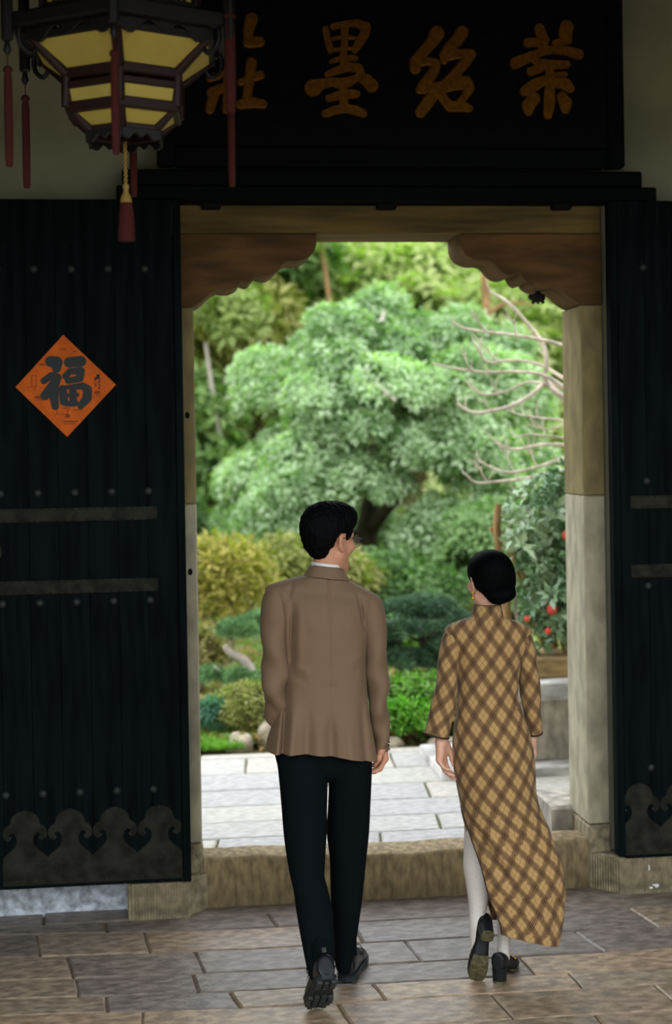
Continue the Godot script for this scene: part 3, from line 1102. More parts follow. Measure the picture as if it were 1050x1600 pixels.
func sign_characters() -> Array:
	# brush strokes as runs of discs: x, y and radius in millimetres from the character's middle
	return [
		[
			[[-68, 161, 11], [-61, 118, 11], [-49, 74, 11]],
			[[-35, 173, 11], [16, 184, 10], [67, 189, 12], [103, 171, 17], [99, 146, 16], [72, 103, 15], [54, 74, 11]],
			[[14, 181, 13], [11, 112, 12], [6, 55, 12], [6, 5, 12]],
			[[-36, 121, 6], [0, 130, 6]],
			[[26, 131, 8], [58, 129, 8]],
			[[-30, 76, 6], [-4, 78, 6]],
			[[25, 84, 7], [50, 84, 7]],
			[[-48, 25, 7], [-8, 37, 10]],
			[[28, 41, 10], [57, 41, 9]],
			[[-64, -29, 10], [-27, -14, 13], [27, 5, 15], [71, -2, 15], [78, -27, 14], [63, -41, 10]],
			[[-126, -87, 27], [-86, -68, 16], [-46, -61, 14], [-10, -67, 18], [26, -60, 16], [63, -41, 11]],
			[[77, -41, 13], [103, -52, 20], [124, -73, 22]],
			[[-58, -129, 12], [-18, -118, 14], [33, -110, 15], [58, -110, 13]],
			[[4, -85, 13], [4, -172, 14]],
			[[-74, -194, 13], [-34, -179, 14], [10, -171, 14], [53, -178, 15], [86, -192, 13]]],
		[
			[[-30, 160, 27], [-47, 129, 21], [-93, 78, 20], [-124, 41, 20], [-124, 11, 20]],
			[[-110, 38, 17], [-66, 42, 14], [-35, 32, 17], [-43, 2, 19], [-71, -36, 20], [-102, -70, 17]],
			[[-105, -80, 15], [-61, -72, 20], [-17, -69, 21], [42, -51, 24], [93, -47, 24], [107, -67, 19]],
			[[80, 168, 22], [62, 138, 21], [27, 103, 21], [3, 69, 19], [2, 43, 12]],
			[[13, 63, 17], [61, 74, 17], [116, 74, 19], [95, 44, 19], [60, 3, 19], [25, -38, 21], [-3, -65, 21]],
			[[-51, -103, 21], [-79, -140, 22], [-104, -174, 20]],
			[[-20, -92, 17], [3, -126, 17], [23, -149, 19], [64, -148, 19], [105, -155, 15]],
			[[107, -71, 19], [89, -104, 14], [65, -132, 14]]],
		[
			[[-29, 166, 17], [-18, 129, 19], [-15, 86, 17]],
			[[-82, 106, 15], [-45, 107, 15], [0, 119, 11]],
			[[91, 175, 23], [83, 146, 23], [94, 120, 15], [37, 106, 10]],
			[[-136, 18, 19], [-83, 41, 17], [-27, 64, 13], [29, 79, 13], [97, 73, 15], [142, 59, 17]],
			[[-54, 27, 10], [-9, 13, 17], [43, 13, 15], [88, 14, 13]],
			[[-69, -17, 15], [-28, -2, 15], [-2, 9, 11]],
			[[13, -31, 7], [80, -28, 9]],
			[[-97, -102, 17], [-55, -76, 21], [-10, -53, 15], [35, -63, 15], [80, -70, 21], [102, -88, 15]],
			[[13, -16, 15], [12, -82, 17], [9, -155, 19], [2, -203, 14]],
			[[-60, -134, 22], [-83, -163, 22], [-83, -189, 14]],
			[[67, -122, 19], [82, -147, 23], [82, -173, 17]]],
		[
			[[70, 194, 22], [57, 152, 18], [56, 98, 16]],
			[[56, 95, 19], [101, 99, 19]],
			[[67, 12, 18], [60, -45, 19], [49, -109, 16], [45, -153, 16]],
			[[21, -71, 13], [60, -55, 14], [102, -41, 16]],
			[[20, -163, 18], [71, -156, 19], [112, -162, 16]],
			[[-106, -57, 14], [-74, -47, 13], [-42, -30, 8]],
			[[-38, -14, 10], [-38, -78, 13], [-41, -189, 14]],
			[[-100, -117, 19], [-65, -101, 16], [-43, -91, 13]],
			[[-94, -126, 19], [-111, -187, 16]]]]


func build_paper_charm() -> void:
	var at := Vector3(-1.389, 2.243, 0.1335)
	var c := thing("paper_charm", at, "orange paper diamond with a bold black character pasted on the left door leaf", "paper charm")
	var p := MB.new()
	p.prism(PackedVector2Array([Vector2(-0.008, 0.213), Vector2(-0.207, -0.002), Vector2(0.001, -0.212), Vector2(0.205, 0.003)]), 0.0, 0.0012, 0.0003, Transform3D(Basis(), at))
	obj("paper", p, M["orange_paper"], c)
	var ink := MB.new()
	var n := 0
	for o in stroke_outlines(charm_character()):
		ink.prism(o, 0.001, 0.0018 + 0.00005 * n, 0.0002, Transform3D(Basis(), at), false)
		n += 1
	obj("ink_character", ink, M["ink"], c)
	# the small writing at the right and the faint printed scene round it
	var small := MB.new()
	for q in [[133, 44, 15, 6], [131, 36, 12, 16], [136, 27, 4, 20], [139, 30, 10, 3], [137, 16, 13, 3], [135, 8, 4, 12], [138, 2, 9, 3], [137, -9, 8, 9], [121, 34, 13, 3], [121, 27, 10, 9], [121, 17, 13, 3], [119, 8, 10, 4], [124, 1, 11, 3], [120, -2, 4, 10]]:
		small.box(at + Vector3(q[0], q[1], 1.5) / 1000.0, Vector3(q[2], q[3], 0.6) / 1000.0)
	obj("small_writing", small, M["ink"], c).set_meta("kind", "stuff")
	var faint := MB.new()
	for q in [[-100, -45, 58, 9], [-95, -56, 50, 3], [16, -148, 62, 5], [12, -157, 50, 3], [-95, 90, 26, 8], [38, 143, 10, 7], [-10, 150, 34, 3], [-12, 156, 26, 3], [-140, 25, 3, 44], [-122, 22, 3, 54], [-132, 44, 22, 3], [-148, -2, 26, 3], [-128, -6, 3, 22], [-40, -96, 3, 40], [-26, -118, 48, 2], [4, -104, 3, 36], [-6, -92, 24, 4], [12, -90, 4, 22], [20, -84, 22, 3], [4, -124, 18, 14], [46, -100, 34, 4], [128, -28, 24, 12], [128, -40, 14, 4], [112, -50, 6, 5]]:
		faint.box(at + Vector3(q[0], q[1], 1.3) / 1000.0, Vector3(q[2], q[3], 0.4) / 1000.0)
	obj("printed_scene", faint, M["paper_print"], c).set_meta("kind", "stuff")


func charm_character() -> Array:
	return [
		[[-62, 103, 23], [-38, 98, 26], [-38, 74, 19]],
		[[-91, 22, 14], [-58, 46, 14], [-34, 36, 17], [-54, -2, 23], [-88, -40, 19]],
		[[-49, -2, 19], [-50, -50, 19], [-46, -84, 16]],
		[[14, 98, 22], [62, 102, 23]],
		[[-1, 40, 15], [16, 62, 12], [61, 61, 18], [58, 30, 15], [8, 21, 13]],
		[[-14, -12, 17], [-10, -65, 17]],
		[[-2, -5, 9], [69, -1, 15], [88, -16, 19], [85, -52, 20], [58, -85, 13]],
		[[-3, -73, 12], [40, -73, 12]],
		[[27, -13, 15], [28, -71, 16]],
		[[-7, -39, 9], [45, -37, 9]]]


# ---------------------------------------------------------------- the palace lantern

func build_lanterns() -> void:
	var ax := Vector3(-1.108, 0.0, 1.9)
	var turn := deg_to_rad(-3.3)
	var L := thing("palace_lantern", Vector3(ax.x, 2.9, ax.z), "six-sided wooden palace lantern with cream panes and red tassels hanging at upper left", "lantern")
	var at := func(r: float, y: float, k: float) -> Vector3: return Vector3(ax.x + r * sin(turn + k * PI / 3.0), y, ax.z + r * cos(turn + k * PI / 3.0))
	var hoop := func(called: String, r: float, y: float, thick: float, m: String) -> void:
		var mb := MB.new()
		for k in 6:
			var a: Vector3 = at.call(r, y, k)
			var b: Vector3 = at.call(r, y, k + 1)
			var dir := (b - a).normalized()
			mb.box((a + b) / 2.0, Vector3(a.distance_to(b) + thick * 0.5, thick, thick * 0.8), thick * 0.15, Basis(dir, Vector3.UP, dir.cross(Vector3.UP)))
		obj(called, mb, M[m], L)
	# levels, from the top of the body down: radius and height of each hoop
	var levels := [[0.26, 3.86, 0.03], [0.26, 3.285, 0.02], [0.300, 3.192, 0.022], [0.188, 3.098, 0.030], [0.190, 3.062, 0.022], [0.180, 2.998, 0.032], [0.112, 2.938, 0.026]]
	for q in levels: hoop.call("hoop_rail", q[0], q[1], q[2], "lantern_red" if q[1] < 3.15 else "lantern_wood")
	hoop.call("eave_rail", 0.345, 3.235, 0.045, "lantern_wood")
	hoop.call("eave_rail", 0.30, 3.258, 0.022, "lantern_wood")
	for span in [[0, 1, 0.012], [2, 3, 0.016], [4, 5, 0.015], [5, 6, 0.014]]:
		var a: Array = levels[span[0]]
		var b: Array = levels[span[1]]
		for k in 6:
			var rib := MB.new()
			rib.tube([at.call(a[0], a[1], k), at.call(b[0], b[1], k)], span[2], 6)
			obj("corner_rib", rib, M["lantern_red"], L)
			# a pane between the ribs, set a little back
			var q := [at.call(a[0] * 0.975, a[1] - 0.008, k + 0.05), at.call(a[0] * 0.975, a[1] - 0.008, k + 0.95), at.call(b[0] * 0.965, b[1] + 0.008, k + 0.95), at.call(b[0] * 0.965, b[1] + 0.008, k + 0.05)]
			var inside := Vector3(ax.x, (a[1] + b[1]) / 2.0, ax.z)
			var back := []
			for p in q: back.append(p + (inside - p).normalized() * 0.003)
			var pane := MB.new()
			pane.loft([PackedVector3Array(q), PackedVector3Array(back)], true, true, true)
			obj("pane", pane, M["lantern_pane"], L)
	# the middle band: narrower panes between two rails, behind fretwork
	for k in 6:
		var a: Vector3 = at.call(0.186, 3.05, k + 0.06)
		var b: Vector3 = at.call(0.186, 3.05, k + 0.94)
		var c: Vector3 = at.call(0.176, 3.005, k + 0.94)
		var d: Vector3 = at.call(0.176, 3.005, k + 0.06)
		var pane := MB.new()
		var inside := Vector3(ax.x, 3.03, ax.z)
		var back := PackedVector3Array()
		for p in [a, b, c, d]: back.append(p + (inside - p).normalized() * 0.003)
		pane.loft([PackedVector3Array([a, b, c, d]), back], true, true, true)
		obj("pane", pane, M["lantern_pane"], L)
		var post := MB.new()
		post.tube([at.call(0.19, 3.10, k), at.call(0.19, 3.0, k)], 0.015, 6)
		obj("corner_post", post, M["lantern_red"], L)
	# upright fretwork of the body
	for k in 6:
		var fret := MB.new()
		for j in [0.14, 0.2, 0.8, 0.86]:
			fret.tube([at.call(0.256 * cos(PI / 6) / cos(PI / 6 - j * PI / 3) + 0.004, 3.295, k + j), at.call(0.256 * cos(PI / 6) / cos(PI / 6 - j * PI / 3) + 0.004, 3.85, k + j)], 0.005, 5)
		for y in [3.312, 3.82]: fret.tube([at.call(0.262, y, k + 0.03), at.call(0.262, y, k + 0.97)], 0.005, 5)
		obj("fretwork", fret, M["lantern_wood"], L)
	# scalloped valances under the eaves and round the foot
	for v in [[0.312, 3.245, 0.082, 0.03], [0.125, 2.935, 0.038, 0.014]]:
		for k in 6:
			var a: Vector3 = at.call(v[0], v[1], k)
			var b: Vector3 = at.call(v[0], v[1], k + 1)
			var l := a.distance_to(b)
			var dir := (b - a) / l
			var o := PackedVector2Array([Vector2(0, 0), Vector2(l, 0)])
			for j in 25:
				var t := 1.0 - j / 24.0
				var e := absf(t - 0.5) * 2.0
				o.append(Vector2(t * l, -v[2] * (0.55 + 0.42 * e * e) - v[3] * 0.5 * cos(e * TAU * 1.5)))
			var val := MB.new()
			val.prism(o, -0.005, 0.005, 0.002, Transform3D(Basis(dir, Vector3.UP, dir.cross(Vector3.UP)), a))
			obj("valance", val, M["lantern_wood"], L)
	# drops, hooks and tassels at the six corners
	for k in 6:
		var drop := MB.new()
		var p: Vector3 = at.call(0.372, 3.31, k)
		drop.box(p, Vector3(0.03, 0.28, 0.03), 0.006, Basis(Vector3.UP, turn + k * PI / 3.0))
		drop.tube([p + Vector3(0, -0.14, 0), p + Vector3(0, -0.165, 0), p + Vector3(0, -0.18, 0)], [0.006, 0.012, 0.004], 8)
		obj("corner_drop", drop, M["lantern_wood"], L)
		var hook := MB.new()
		hook.tube(smooth_path([at.call(0.30, 3.25, k), at.call(0.335, 3.21, k), at.call(0.33, 3.165, k), at.call(0.30, 3.145, k), at.call(0.28, 3.165, k)], 4), 0.008, 6)
		obj("scroll_hook", hook, M["lantern_wood"], L)
		var lift := 0.155 if k == 1 else 0.0
		var top: Vector3 = at.call(0.372, 3.095 + lift, k)
		var cord := MB.new()
		cord.tube([at.call(0.372, 3.17, k), top], 0.0018, 5)
		obj("cord", cord, M["tassel_red"], L)
		tassel(L, top, 0.0125 if k != 1 else 0.017, 0.275)
	# gilt cord, knot and tassel under the middle
	var cord2 := MB.new()
	for s in 2:
		var pts := []
		for j in 40: pts.append(Vector3(ax.x + 0.0035 * cos(j * 0.7 + s * PI), 2.915 - j * 0.0033, ax.z + 0.0035 * sin(j * 0.7 + s * PI)))
		cord2.tube(pts, 0.0034, 5)
	obj("gilt_cord", cord2, M["cord_gold"], L)
	var knot := MB.new()
	knot.lathe([Vector2(0.0, 2.79), Vector2(0.009, 2.785), Vector2(0.0105, 2.777), Vector2(0.008, 2.766), Vector2(0.009, 2.758), Vector2(0.0145, 2.748), Vector2(0.0175, 2.738), Vector2(0.0175, 2.728), Vector2(0.0, 2.726)], 14, Transform3D(Basis(), Vector3(ax.x, 0, ax.z)))
	obj("gilt_knot", knot, M["cord_gold"], L)
	var skirt := MB.new()
	fluted(skirt, Vector3(ax.x, 2.73, ax.z), [[0.017, 0.0], [0.021, -0.02], [0.024, -0.06], [0.0265, -0.115], [0.025, -0.118]], 26)
	obj("tassel", skirt, M["tassel_red"], L)
	# crown of the lantern and the rod it hangs from
	var cap := MB.new()
	cap.lathe([Vector2(0.0, 4.12), Vector2(0.03, 4.11), Vector2(0.05, 4.05), Vector2(0.12, 3.97), Vector2(0.26, 3.90), Vector2(0.30, 3.88), Vector2(0.30, 3.865), Vector2(0.0, 3.86)], 6, Transform3D(Basis(Vector3.UP, turn), Vector3(ax.x, 0, ax.z)))
	obj("cap", cap, M["lantern_wood"], L)
	var rod := MB.new()
	rod.tube([Vector3(ax.x, 4.1, ax.z), Vector3(ax.x, 4.8, ax.z)], 0.008, 8)
	obj("hanging_rod", rod, M["lantern_wood"], L)


func fluted(mb: MB, top: Vector3, profile: Array, flutes: int) -> void:
	var rings := []
	for p in profile:
		var r := PackedVector3Array()
		for k in flutes * 2:
			var a := PI * k / flutes
			var rad: float = p[0] * (1.0 if k % 2 == 0 else 0.86)
			r.append(top + Vector3(rad * cos(a), p[1], rad * sin(a)))
		rings.append(r)
	mb.loft(rings, true, true, true)


func tassel(parent: Node, top: Vector3, r: float, l: float) -> void:
	var mb := MB.new()
	mb.ball(top + Vector3(0, -0.008, 0), Vector3(r * 1.15, 0.013, r * 1.15), 10, 6)
	fluted(mb, top + Vector3(0, -0.014, 0), [[r * 0.7, 0.0], [r, -0.02], [r * 1.02, -l * 0.5], [r * 0.95, -l + 0.02], [r * 0.75, -l]], 9)
	obj("tassel", mb, M["tassel_red"], parent)


# ---------------------------------------------------------------- leaves

# a sprig: a few folded leaves round a point, looking up its y axis
func sprig(leaves: int, length: float, width: float, spread: float, tilt := 0.5) -> ArrayMesh:
	var mb := MB.new()
	for k in leaves:
		var a := TAU * k / leaves + rng.randf_range(-0.35, 0.35)
		var lift := tilt + rng.randf_range(-0.45, 0.45)
		var dir := Vector3(cos(a) * cos(lift), sin(lift), sin(a) * cos(lift))
		var side := Vector3(-sin(a), 0, cos(a)).rotated(dir, rng.randf_range(-0.5, 0.5))
		var up := side.cross(dir) * (1.0 if side.cross(dir).y > 0 else -1.0)
		var from := dir * spread * rng.randf_range(0.15, 1.0) + Vector3.UP * spread * rng.randf_range(-0.5, 0.5)
		var l := length * rng.randf_range(0.75, 1.2)
		var w := width * rng.randf_range(0.8, 1.15) / 2.0
		var b := mb.add(from)
		var m1 := mb.add(from + dir * l * 0.5 - up * l * 0.03)
		var s1 := mb.add(from + dir * l * 0.45 + side * w + up * w * 0.35)
		var s2 := mb.add(from + dir * l * 0.45 - side * w + up * w * 0.35)
		var tip := mb.add(from + dir * l - up * l * 0.18)
		mb.tri(b, m1, s1)
		mb.tri(m1, tip, s1)
		mb.tri(b, s2, m1)
		mb.tri(m1, s2, tip)
	return mb.mesh()


# many copies of one sprig as one part; entries are [transform, colour]
func scatter(called: String, parent: Node3D, sprig_mesh: Mesh, m: Material, entries: Array) -> MultiMeshInstance3D:
	var mm := MultiMesh.new()
	mm.transform_format = MultiMesh.TRANSFORM_3D
	mm.use_colors = true
	mm.mesh = sprig_mesh
	mm.instance_count = entries.size()
	var from := base_of(parent)
	for k in entries.size():
		var t: Transform3D = entries[k][0]
		t.origin -= from
		mm.set_instance_transform(k, t)
		mm.set_instance_color(k, entries[k][1])
	var o := MultiMeshInstance3D.new()
	o.name = numbered(called, parent)
	o.multimesh = mm
	o.material_override = m
	o.set_meta("kind", "stuff")
	parent.add_child(o)
	return o


func facing(n: Vector3, spin: float, size: float) -> Basis:
	var x := n.cross(Vector3(0.31, 0.9, 0.2)).normalized()
	return Basis(x, n, x.cross(n)).rotated(n, spin).scaled(Vector3.ONE * size)


# sprigs over the outsides of leafy clumps: each clump is [centre, radii], each leaf takes its own tint between a and b
func clump_entries(clumps: Array, per_area: float, a: Color, b: Color, size: Vector2, under := -0.55) -> Array:
	var out := []
	for c in clumps:
		var r: Vector3 = c[1]
		var n := int(per_area * (r.x * r.y + r.y * r.z + r.x * r.z) * 4.2)
		var shift := rng.randf_range(-0.25, 0.25)
		for k in n:
			var y := rng.randf_range(under, 1.0)
			var w := rng.randf() * TAU
			var q := sqrt(1.0 - y * y)
			var dir := Vector3(q * cos(w), y, q * sin(w))
			var depth := 1.0 - 0.35 * pow(rng.randf(), 2.0)
			var p: Vector3 = c[0] + dir * r * depth
			var nrm := (dir / r).normalized() * 0.8 + Vector3.UP * 0.55 + Vector3(rng.randf_range(-0.5, 0.5), rng.randf_range(-0.3, 0.3), rng.randf_range(-0.5, 0.5))
			var tint := a.lerp(b, clampf(rng.randf() * 0.8 + 0.1 + shift, 0.0, 1.0))
			out.append([Transform3D(facing(nrm.normalized(), rng.randf() * TAU, rng.randf_range(size.x, size.y)), p), tint])
	return out


func limb(parent: Node, called: String, pts: Array, r0: float, r1: float, m: String, segs := 8) -> void:
	var path := smooth_path(pts, 4)
	var radii := []
	for k in path.size(): radii.append(lerpf(r0, r1, float(k) / (path.size() - 1)))
	var mb := MB.new()
	mb.tube(path, radii, segs)
	obj(called, mb, M[m], parent)


func build_trees() -> void:
	var s_small := sprig(9, 0.062, 0.032, 0.04)
	var s_far := sprig(10, 0.19, 0.085, 0.12)
	# the big pale-green tree in the middle of the gateway
	var t := thing("broadleaf_tree", Vector3(1.15, GARDEN_Y, -9.3), "large pale green broad-crowned tree filling the middle of the gateway", "tree")
	limb(t, "trunk", [Vector3(1.14, 0.0, -9.3), Vector3(1.13, 0.5, -9.3), Vector3(1.2, 0.98, -9.35), Vector3(1.3, 1.5, -9.5), Vector3(1.45, 2.2, -9.6)], 0.16, 0.07, "bark_grey")
	for b in [[Vector3(1.2, 0.95, -9.35), Vector3(1.38, 1.22, -9.2), Vector3(1.7, 1.6, -9.1)], [Vector3(1.17, 0.9, -9.35), Vector3(0.8, 1.3, -9.4), Vector3(0.4, 1.7, -9.4)], [Vector3(1.3, 1.5, -9.5), Vector3(1.9, 2.1, -9.6), Vector3(2.4, 2.4, -9.5)], [Vector3(1.3, 1.5, -9.5), Vector3(1.1, 2.2, -9.3), Vector3(0.9, 2.7, -9.2)], [Vector3(1.22, 1.05, -9.35), Vector3(1.3, 1.3, -8.8), Vector3(1.5, 1.7, -8.3)]]:
		limb(t, "branch", b, 0.055, 0.02, "bark_grey", 6)
	for b in [[Vector3(1.12, 2.55, -8.05), Vector3(1.2, 2.48, -7.95), Vector3(1.3, 2.38, -7.9)], [Vector3(1.25, 3.18, -8.4), Vector3(1.28, 3.28, -8.4)]]:
		limb(t, "dead_twig", b, 0.02, 0.012, "bark_pale", 6)
	var clumps := []
	for k in 150:
		var y := rng.randf_range(-0.55, 1.0)
		var w := rng.randf_range(-0.25, PI + 0.25)
		var q := sqrt(maxf(0.0, 1.0 - y * y))
		var dir := Vector3(q * cos(w), y, q * sin(w))
		var rr := rng.randf_range(0.66, 0.98)
		var p := Vector3(1.52, 1.55, -9.5) + Vector3(dir.x * 1.75, dir.y * 1.95, dir.z * 1.5) * rr
		if p.y < 1.12 and absf(p.x - 1.2) < 0.3: continue
		if p.y < 0.75 and p.x < 0.9: continue
		var r := rng.randf_range(0.2, 0.42)
		clumps.append([p, Vector3(r, r * 0.72, r)])
	for q in [[1.15, 0.8], [0.7, 0.75], [1.7, 0.8], [1.3, 1.2]]: clumps.append([Vector3(q[0], q[1], -10.9), Vector3.ONE * 0.4])
	scatter("foliage", t, s_small, M["leaf"], clump_entries(clumps, 115.0, Color(0.17, 0.28, 0.11), Color(0.72, 0.82, 0.56), Vector2(0.8, 1.35)))
	# bleached, leafless branches reaching in from the right
	var z := -2.6
	var bt := thing("bare_tree", Vector3(1.78, GARDEN_Y, z), "bleached leafless branches reaching in above the camellia from the right jamb", "tree")
	limb(bt, "trunk", [Vector3(1.8, 0.1, z), Vector3(1.76, 0.9, z), Vector3(1.7, 1.7, z - 0.05), Vector3(1.55, 2.25, z)], 0.06, 0.03, "bark_bleached")
	var twigs := [
		[0.02, Vector3(1.6, 2.15, 0), Vector3(1.38, 2.33, 0.02), Vector3(1.37, 2.45, 0.05), Vector3(1.35, 2.58, 0.03), Vector3(1.25, 2.72, 0), Vector3(1.15, 2.84, -0.05), Vector3(1.05, 2.91, -0.1)],
		[0.014, Vector3(1.62, 2.5, 0.1), Vector3(1.51, 2.54, 0.1), Vector3(1.35, 2.585, 0.12), Vector3(1.17, 2.62, 0.1), Vector3(0.97, 2.65, 0.05), Vector3(0.85, 2.68, 0.0), Vector3(0.79, 2.71, 0.0)],
		[0.006, Vector3(0.99, 2.65, 0.05), Vector3(0.95, 2.70, 0.08), Vector3(0.93, 2.75, 0.1)],
		[0.006, Vector3(1.17, 2.62, 0.1), Vector3(1.15, 2.68, 0.14), Vector3(1.15, 2.72, 0.15)],
		[0.014, Vector3(1.6, 2.28, 0.0), Vector3(1.49, 2.37, -0.05), Vector3(1.34, 2.46, -0.1), Vector3(1.17, 2.48, -0.1), Vector3(1.02, 2.47, -0.05), Vector3(0.95, 2.56, 0), Vector3(0.92, 2.61, 0)],
		[0.006, Vector3(1.08, 2.48, -0.08), Vector3(1.04, 2.53, -0.05), Vector3(1.03, 2.56, -0.05)],
		[0.015, Vector3(1.62, 2.2, 0.05), Vector3(1.48, 2.29, 0.1), Vector3(1.33, 2.38, 0.1), Vector3(1.16, 2.40, 0.12), Vector3(0.97, 2.40, 0.1), Vector3(0.77, 2.43, 0.08), Vector3(0.66, 2.46, 0.05)],
		[0.006, Vector3(0.9, 2.41, 0.1), Vector3(0.86, 2.45, 0.12), Vector3(0.85, 2.5, 0.12)],
		[0.018, Vector3(1.55, 2.28, 0.0), Vector3(1.38, 2.33, 0.0), Vector3(1.27, 2.26, 0.05), Vector3(1.12, 2.19, 0.1), Vector3(0.94, 2.155, 0.12), Vector3(0.86, 2.17, 0.1), Vector3(0.80, 2.21, 0.1)],
		[0.006, Vector3(1.02, 2.165, 0.12), Vector3(0.97, 2.20, 0.15), Vector3(0.96, 2.24, 0.15)],
		[0.011, Vector3(1.38, 2.33, 0.0), Vector3(1.27, 2.34, -0.08), Vector3(1.16, 2.29, -0.1), Vector3(1.02, 2.27, -0.1), Vector3(0.93, 2.31, -0.08), Vector3(0.89, 2.35, -0.05)],
		[0.012, Vector3(1.38, 2.33, 0.0), Vector3(1.45, 2.25, 0.1), Vector3(1.6, 2.2, 0.15)],
		[0.010, Vector3(1.38, 2.34, 0.0), Vector3(1.46, 2.27, -0.1), Vector3(1.6, 2.16, -0.1)],
		[0.008, Vector3(1.5, 2.1, 0.0), Vector3(1.3, 2.12, 0.1), Vector3(1.18, 2.14, 0.12), Vector3(1.1, 2.17, 0.12)],
		[0.013, Vector3(1.64, 1.92, 0.0), Vector3(1.50, 1.95, 0.0), Vector3(1.32, 1.955, 0.05), Vector3(1.16, 1.93, 0.08), Vector3(1.06, 1.96, 0.08), Vector3(1.02, 2.0, 0.08)],
		[0.013, Vector3(1.64, 1.86, 0.1), Vector3(1.50, 1.88, 0.1), Vector3(1.28, 1.82, 0.12), Vector3(1.11, 1.79, 0.12), Vector3(0.99, 1.83, 0.1), Vector3(0.93, 1.86, 0.1)],
		[0.013, Vector3(1.66, 1.78, -0.1), Vector3(1.50, 1.79, -0.1), Vector3(1.25, 1.75, -0.05), Vector3(1.07, 1.735, 0), Vector3(0.93, 1.73, 0), Vector3(0.86, 1.79, 0)],
		[0.009, Vector3(1.64, 1.98, -0.1), Vector3(1.47, 2.0, -0.1), Vector3(1.3, 2.02, -0.1), Vector3(1.2, 2.0, -0.1)],
		[0.009, Vector3(1.6, 1.6, 0), Vector3(1.39, 1.57, 0.05), Vector3(1.24, 1.62, 0.05), Vector3(1.11, 1.68, 0.05)],
		[0.006, Vector3(1.14, 1.79, 0.12), Vector3(1.1, 1.86, 0.14), Vector3(1.1, 1.9, 0.14)],
		[0.006, Vector3(1.28, 1.82, 0.12), Vector3(1.25, 1.88, 0.14), Vector3(1.25, 1.91, 0.14)],
		[0.006, Vector3(1.0, 1.73, 0.0), Vector3(0.96, 1.78, 0.04), Vector3(0.95, 1.83, 0.05)],
		[0.009, Vector3(1.64, 2.06, 0.05), Vector3(1.52, 2.08, 0.05), Vector3(1.38, 2.05, 0.02), Vector3(1.26, 2.08, 0)],
	]
	for q in twigs:
		var pts := []
		for k in range(1, q.size()): pts.append(q[k] + Vector3(0, 0, z))
		limb(bt, "branch", pts, q[0], q[0] * 0.4, "bark_bleached", 6)
	# short upright shoots along the bleached branches
	for q in twigs:
		for k in 3:
			var i := rng.randi_range(2, q.size() - 2)
			var p0: Vector3 = q[i].lerp(q[i + 1], rng.randf()) + Vector3(0, 0, z)
			if p0.x > 1.5: continue
			var up := Vector3(rng.randf_range(-0.09, 0.02), rng.randf_range(0.04, 0.12), rng.randf_range(-0.05, 0.05))
			limb(bt, "shoot", [p0, p0 + up * 0.5 + Vector3(-0.01, 0, 0), p0 + up], 0.0045, 0.0022, "bark_bleached", 5)
	# the wooded hill
	var kinds := [
		["dark_hill_tree", "dark green bushy trees on the wooded hillside", Color(0.10, 0.18, 0.05), Color(0.31, 0.43, 0.14)],
		["olive_hill_tree", "yellow-olive loose-crowned trees on the wooded hillside", Color(0.27, 0.26, 0.06), Color(0.73, 0.66, 0.25)],
		["green_hill_tree", "mid green round-crowned trees on the wooded hillside", Color(0.20, 0.30, 0.08), Color(0.58, 0.70, 0.29)],
		["lime_hill_tree", "light yellow-green trees on the wooded hillside", Color(0.33, 0.38, 0.10), Color(0.80, 0.82, 0.38)]]
	# x, z, height of the crown's middle over the ground, size, kind
	var spots := [[-0.7, -12.2, 1.5, 1.0, 0], [-0.1, -13.4, 2.2, 1.0, 1], [0.5, -14.2, 2.6, 1.1, 0], [-0.9, -14.6, 2.2, 1.2, 3], [1.2, -15.2, 2.2, 1.2, 2], [2.3, -15.0, 2.3, 1.2, 3], [3.3, -14.4, 2.0, 1.2, 3], [4.2, -13.6, 1.8, 1.1, 3],
		[3.1, -12.0, 1.3, 0.9, 3], [0.2, -17.0, 2.3, 1.3, 1], [1.4, -18.0, 2.2, 1.3, 0], [2.7, -18.2, 2.2, 1.4, 3], [4.2, -17.6, 2.2, 1.4, 3], [5.4, -16.0, 2.2, 1.4, 2], [-1.2, -18.5, 2.3, 1.5, 2], [0.3, -20.5, 2.4, 1.6, 3], [2.3, -21.0, 2.4, 1.6, 2], [4.4, -21.0, 2.4, 1.6, 1], [6.3, -20.0, 2.4, 1.6, 2],
		[-2.8, -14.0, 2.0, 1.4, 0], [-4.6, -14.5, 2.2, 1.6, 2], [-3.2, -18.5, 2.4, 1.7, 1], [-6.4, -16.0, 2.4, 1.8, 3], [6.6, -13.0, 2.0, 1.5, 0], [8.2, -16.0, 2.4, 1.8, 1], [9.6, -13.0, 2.2, 1.8, 2], [1.2, -24.5, 2.6, 2.0, 0], [4.2, -25.0, 2.6, 2.0, 3], [7.5, -24.0, 2.6, 2.0, 0], [-2.2, -24.0, 2.6, 2.0, 2], [-5.5, -21.0, 2.6, 2.0, 0]]
	var order := ["leftmost", "second from left", "third from left", "fourth from left", "fifth from left", "sixth from left", "seventh from left", "eighth from left", "ninth from left", "tenth from left", "eleventh from left", "twelfth from left"]
